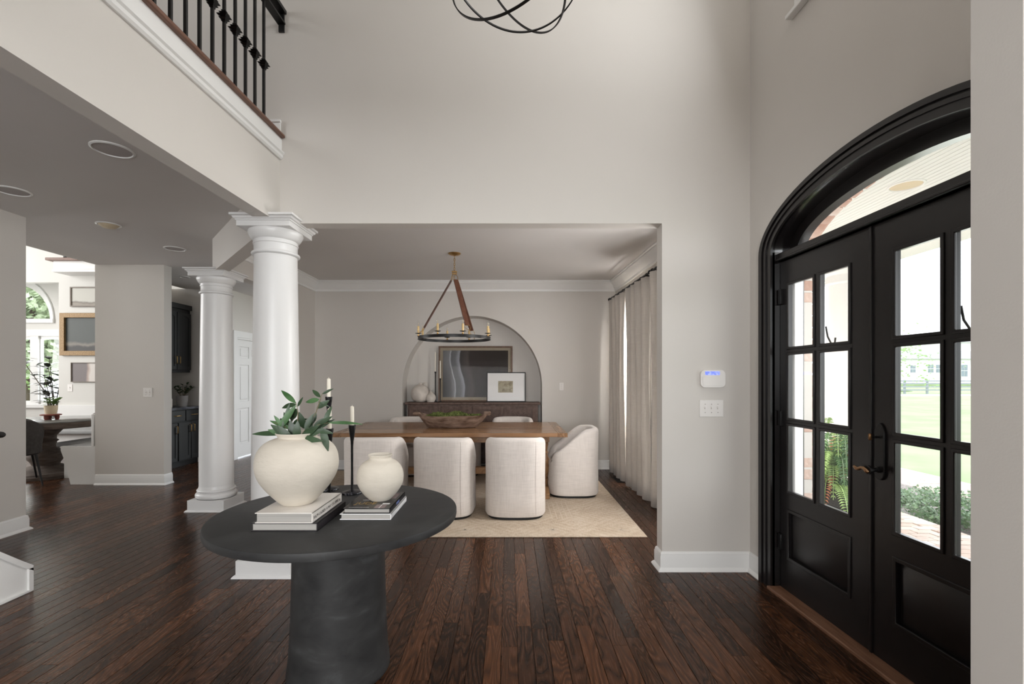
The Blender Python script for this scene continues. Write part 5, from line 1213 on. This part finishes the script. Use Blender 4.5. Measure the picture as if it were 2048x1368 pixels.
# shrub bed, path and lawn
gd = MB().box(4.2, 6.0, -3, 14, -.36, -.22).build('gravel_bed', 'gravel', None, kind='stuff', label='grey gravel and mulch bed beside the porch', cat='gravel')
S('trim_stone_edge', MB().box(4.2, 4.31, -3, 14, -.3, -.12), 'stone_slab')
def foliage(mb, c, rx, ry, rz, n, s0, s1, r_, surface=.75):
    for _ in range(n):
        v = Vector((r_.gauss(0, 1), r_.gauss(0, 1), r_.gauss(0, 1))).normalized() * (r_.uniform(surface, 1.05))
        p = Vector((c[0] + v.x * rx, c[1] + v.y * ry, c[2] + v.z * rz)); s_ = r_.uniform(s0, s1)
        d = Vector((r_.gauss(0, 1), r_.gauss(0, 1), r_.gauss(0, 1))).normalized(); e = d.orthogonal().normalized()
        mb.add([p, p + d * s_ * .5 + e * s_ * .3, p + d * s_, p + d * s_ * .5 - e * s_ * .3], [(0, 1, 2, 3)])
def shrub(label, loc, rx, ry, rz, n, seedv, group, m='leaf_shrub', s0=.03, s1=.055):
    r_ = random.Random(seedv); t = thing('shrub', label, 'shrub', loc, 0, group)
    mb = MB(); foliage(mb, (0, 0, rz * .9), rx, ry, rz, n, s0, s1, r_, .5); mb.build('foliage', m, t, world=False, kind='stuff')
    MB().tube([(0, 0, 0), (.02, 0, rz)], [.02, .01], 6).build('stem', 'bark', t, world=False)
shrub('low glossy green shrub by the porch edge, seen in the lower right pane', (4.86, 5.20, -.22), .48, .5, .20, 3000, 3, 'porch shrubs')
shrub('small sparse plant in the gravel, left of the glossy shrub', (5.0, 6.02, -.22), .20, .2, .10, 500, 4, 'porch shrubs')
shrub('low green shrub nearest the right-hand wall end', (4.86, 4.2, -.22), .44, .42, .22, 2200, 5, 'porch shrubs')
S('floor_garden_path', MB().box(6.0, 7.4, -3, 16, -.38, -.305), 'mortar')
pp = MB(); yy = 4.5; row = 0; rq = random.Random(4)
while yy < 11:
    xx = 6.02 + (.1 if row % 2 else 0)
    while xx < 7.2: pp.box(xx, xx + .19, yy, yy + .09, -.306, -.295 + rq.uniform(0, .004)); xx += .2
    yy += .1; row += 1
pp.build('path_brick', 'paver', bpy.data.objects['floor_garden_path'], kind='stuff')
MB().box(7.4, 120, -20, 160, -.75, -.33).build('lawn', 'lawn', None, kind='stuff', label='wide mown green lawn beyond the garden path', cat='grass')
dv = MB().box(10, 110, 44, 48, -.34, -.325).build('driveway', 'driveway', None, kind='structure')
# fence
fe = thing('ranch_fence', 'pale grey three-rail ranch fence across the far lawn', 'fence', (38, 50, -.33))
for k in range(18): MB().box(18 + k * 2.4, 18.16 + k * 2.4, 49.92, 50.08, -.33, 1.13).build('post', 'fence_paint', fe)
for z in (.08, .42, .76, 1.02): MB().box(18, 61, 49.86, 49.92, z - .07, z + .07).build('rail', 'fence_paint', fe)
# far houses and hill
hl = MB(); hl.lathe([(14, -.33), (10, .3), (6, .9), (.5, 1.2)], (40, 68, 0), 40); hl.build('grass_mound', 'lawn', None, smooth=180, kind='stuff', label='green mound rising behind the ranch fence', cat='grass')
def house(loc, W_, D_, H_, rh, label, rows):
    t = thing('house', label, 'house', loc)
    MB().box(-W_ / 2, W_ / 2, 0, D_, 0, H_).build('walls', 'siding', t, world=False)
    MB().plate([(-.6, H_ - .1), (D_ + .6, H_ - .1), (D_ / 2, H_ + rh)], -W_ / 2 - .6, W_ / 2 + .6, lambda u, v, tt: (tt, u, v)).build('roof', 'roof_grey', t, world=False)
    for (x_, z_, w_, h_) in rows:
        f = MB().box(x_ - w_ / 2 - .1, x_ + w_ / 2 + .1, -.06, 0, z_ - .1, z_ + h_ + .1).build('window', 'trim_white', t, world=False)
        for q in (-1, 1):
            for p in (0, 1): MB().box(x_ + (q - 1) * w_ / 4 + .04, x_ + (q + 1) * w_ / 4 - .04, -.1, -.06, z_ + p * h_ / 2 + .04, z_ + (p + 1) * h_ / 2 - .04).build('pane', 'house_pane', f, world=False)
MB().box(52, 112, 84, 120, -.33, .35).build('grass_terrace', 'lawn', None, kind='stuff', label='raised grass terrace under the far white houses', cat='grass')
house((76, 85, .35), 24, 8, 4.5, 1.6, 'long white single-storey house beyond the lawn', [(.2, 1.9, 1.1, 1.5), (1.7, 1.9, 1.1, 1.5), (6.3, 1.2, 1.2, 2.2), (-3.0, 1.9, 1.0, 1.4)])
house((94, 100, .35), 16, 9, 8.6, 2.0, 'taller white two-storey house behind the long house', [(-5.0, 4.7, 1.2, 1.4), (-3.2, 4.7, 1.2, 1.4), (2.5, 4.7, 1.2, 1.4)])
def tree(label, loc, h, r0, n, seedv, group, trunk=.18, m='leaf_tree', s=(.25, .5)):
    r_ = random.Random(seedv); t = thing('tree', label, 'tree', loc, 0, group)
    MB().tube([(0, 0, 0), (.1, 0, h * .5), (0, .1, h * .8)], [trunk, trunk * .7, trunk * .3], 8).build('trunk', 'bark', t, smooth=180, world=False)
    mb = MB()
    for k in range(9):
        a = r_.uniform(0, 2 * PI); q = r_.uniform(0, .75) * r0; foliage(mb, (math.cos(a) * q, math.sin(a) * q, h * .35 + r_.uniform(.1, .95) * h * .62), r0 * .5, r0 * .5, r0 * .42, n // 9, s[0], s[1], r_, .4)
    mb.build('crown', m, t, world=False, kind='stuff')
tree('round tree rising behind the long white house', (82, 98, .35), 8.0, 4.0, 1800, 1, 'garden trees')
tree('slim young tree near the porch with thin leaves against the sky', (20.6, 25.0, -.33), 5.0, 2.6, 500, 2, 'garden trees', .06, 'leaf_light', (.12, .22))
for i, (x_, y_, h_, lb) in enumerate(((-14.8, 14.5, 5.4, 'broad leafy tree filling the left of the nook window'), (-13.2, 16.0, 4.6, 'leafy tree behind the nook window, right of the mullion'), (-17.0, 15.0, 6.2, 'tall tree at the far left outside the nook window'), (-13.9, 12.6, 2.0, 'low bright bush just outside the nook window'))):
    tree(lb, (x_, y_, -.3), h_, 2.3 if i < 3 else 1.0, 7000 if i < 3 else 2600, 30 + i, 'trees outside the breakfast nook', .14 if i < 3 else .04, 'leaf_tree' if i < 3 else 'leaf_light', (.12, .26) if i < 3 else (.07, .13))
MB().box(-30, -6, 10, 40, -.5, -.3).build('side_lawn', 'lawn', None, kind='stuff', label='lawn outside the breakfast nook window', cat='grass')
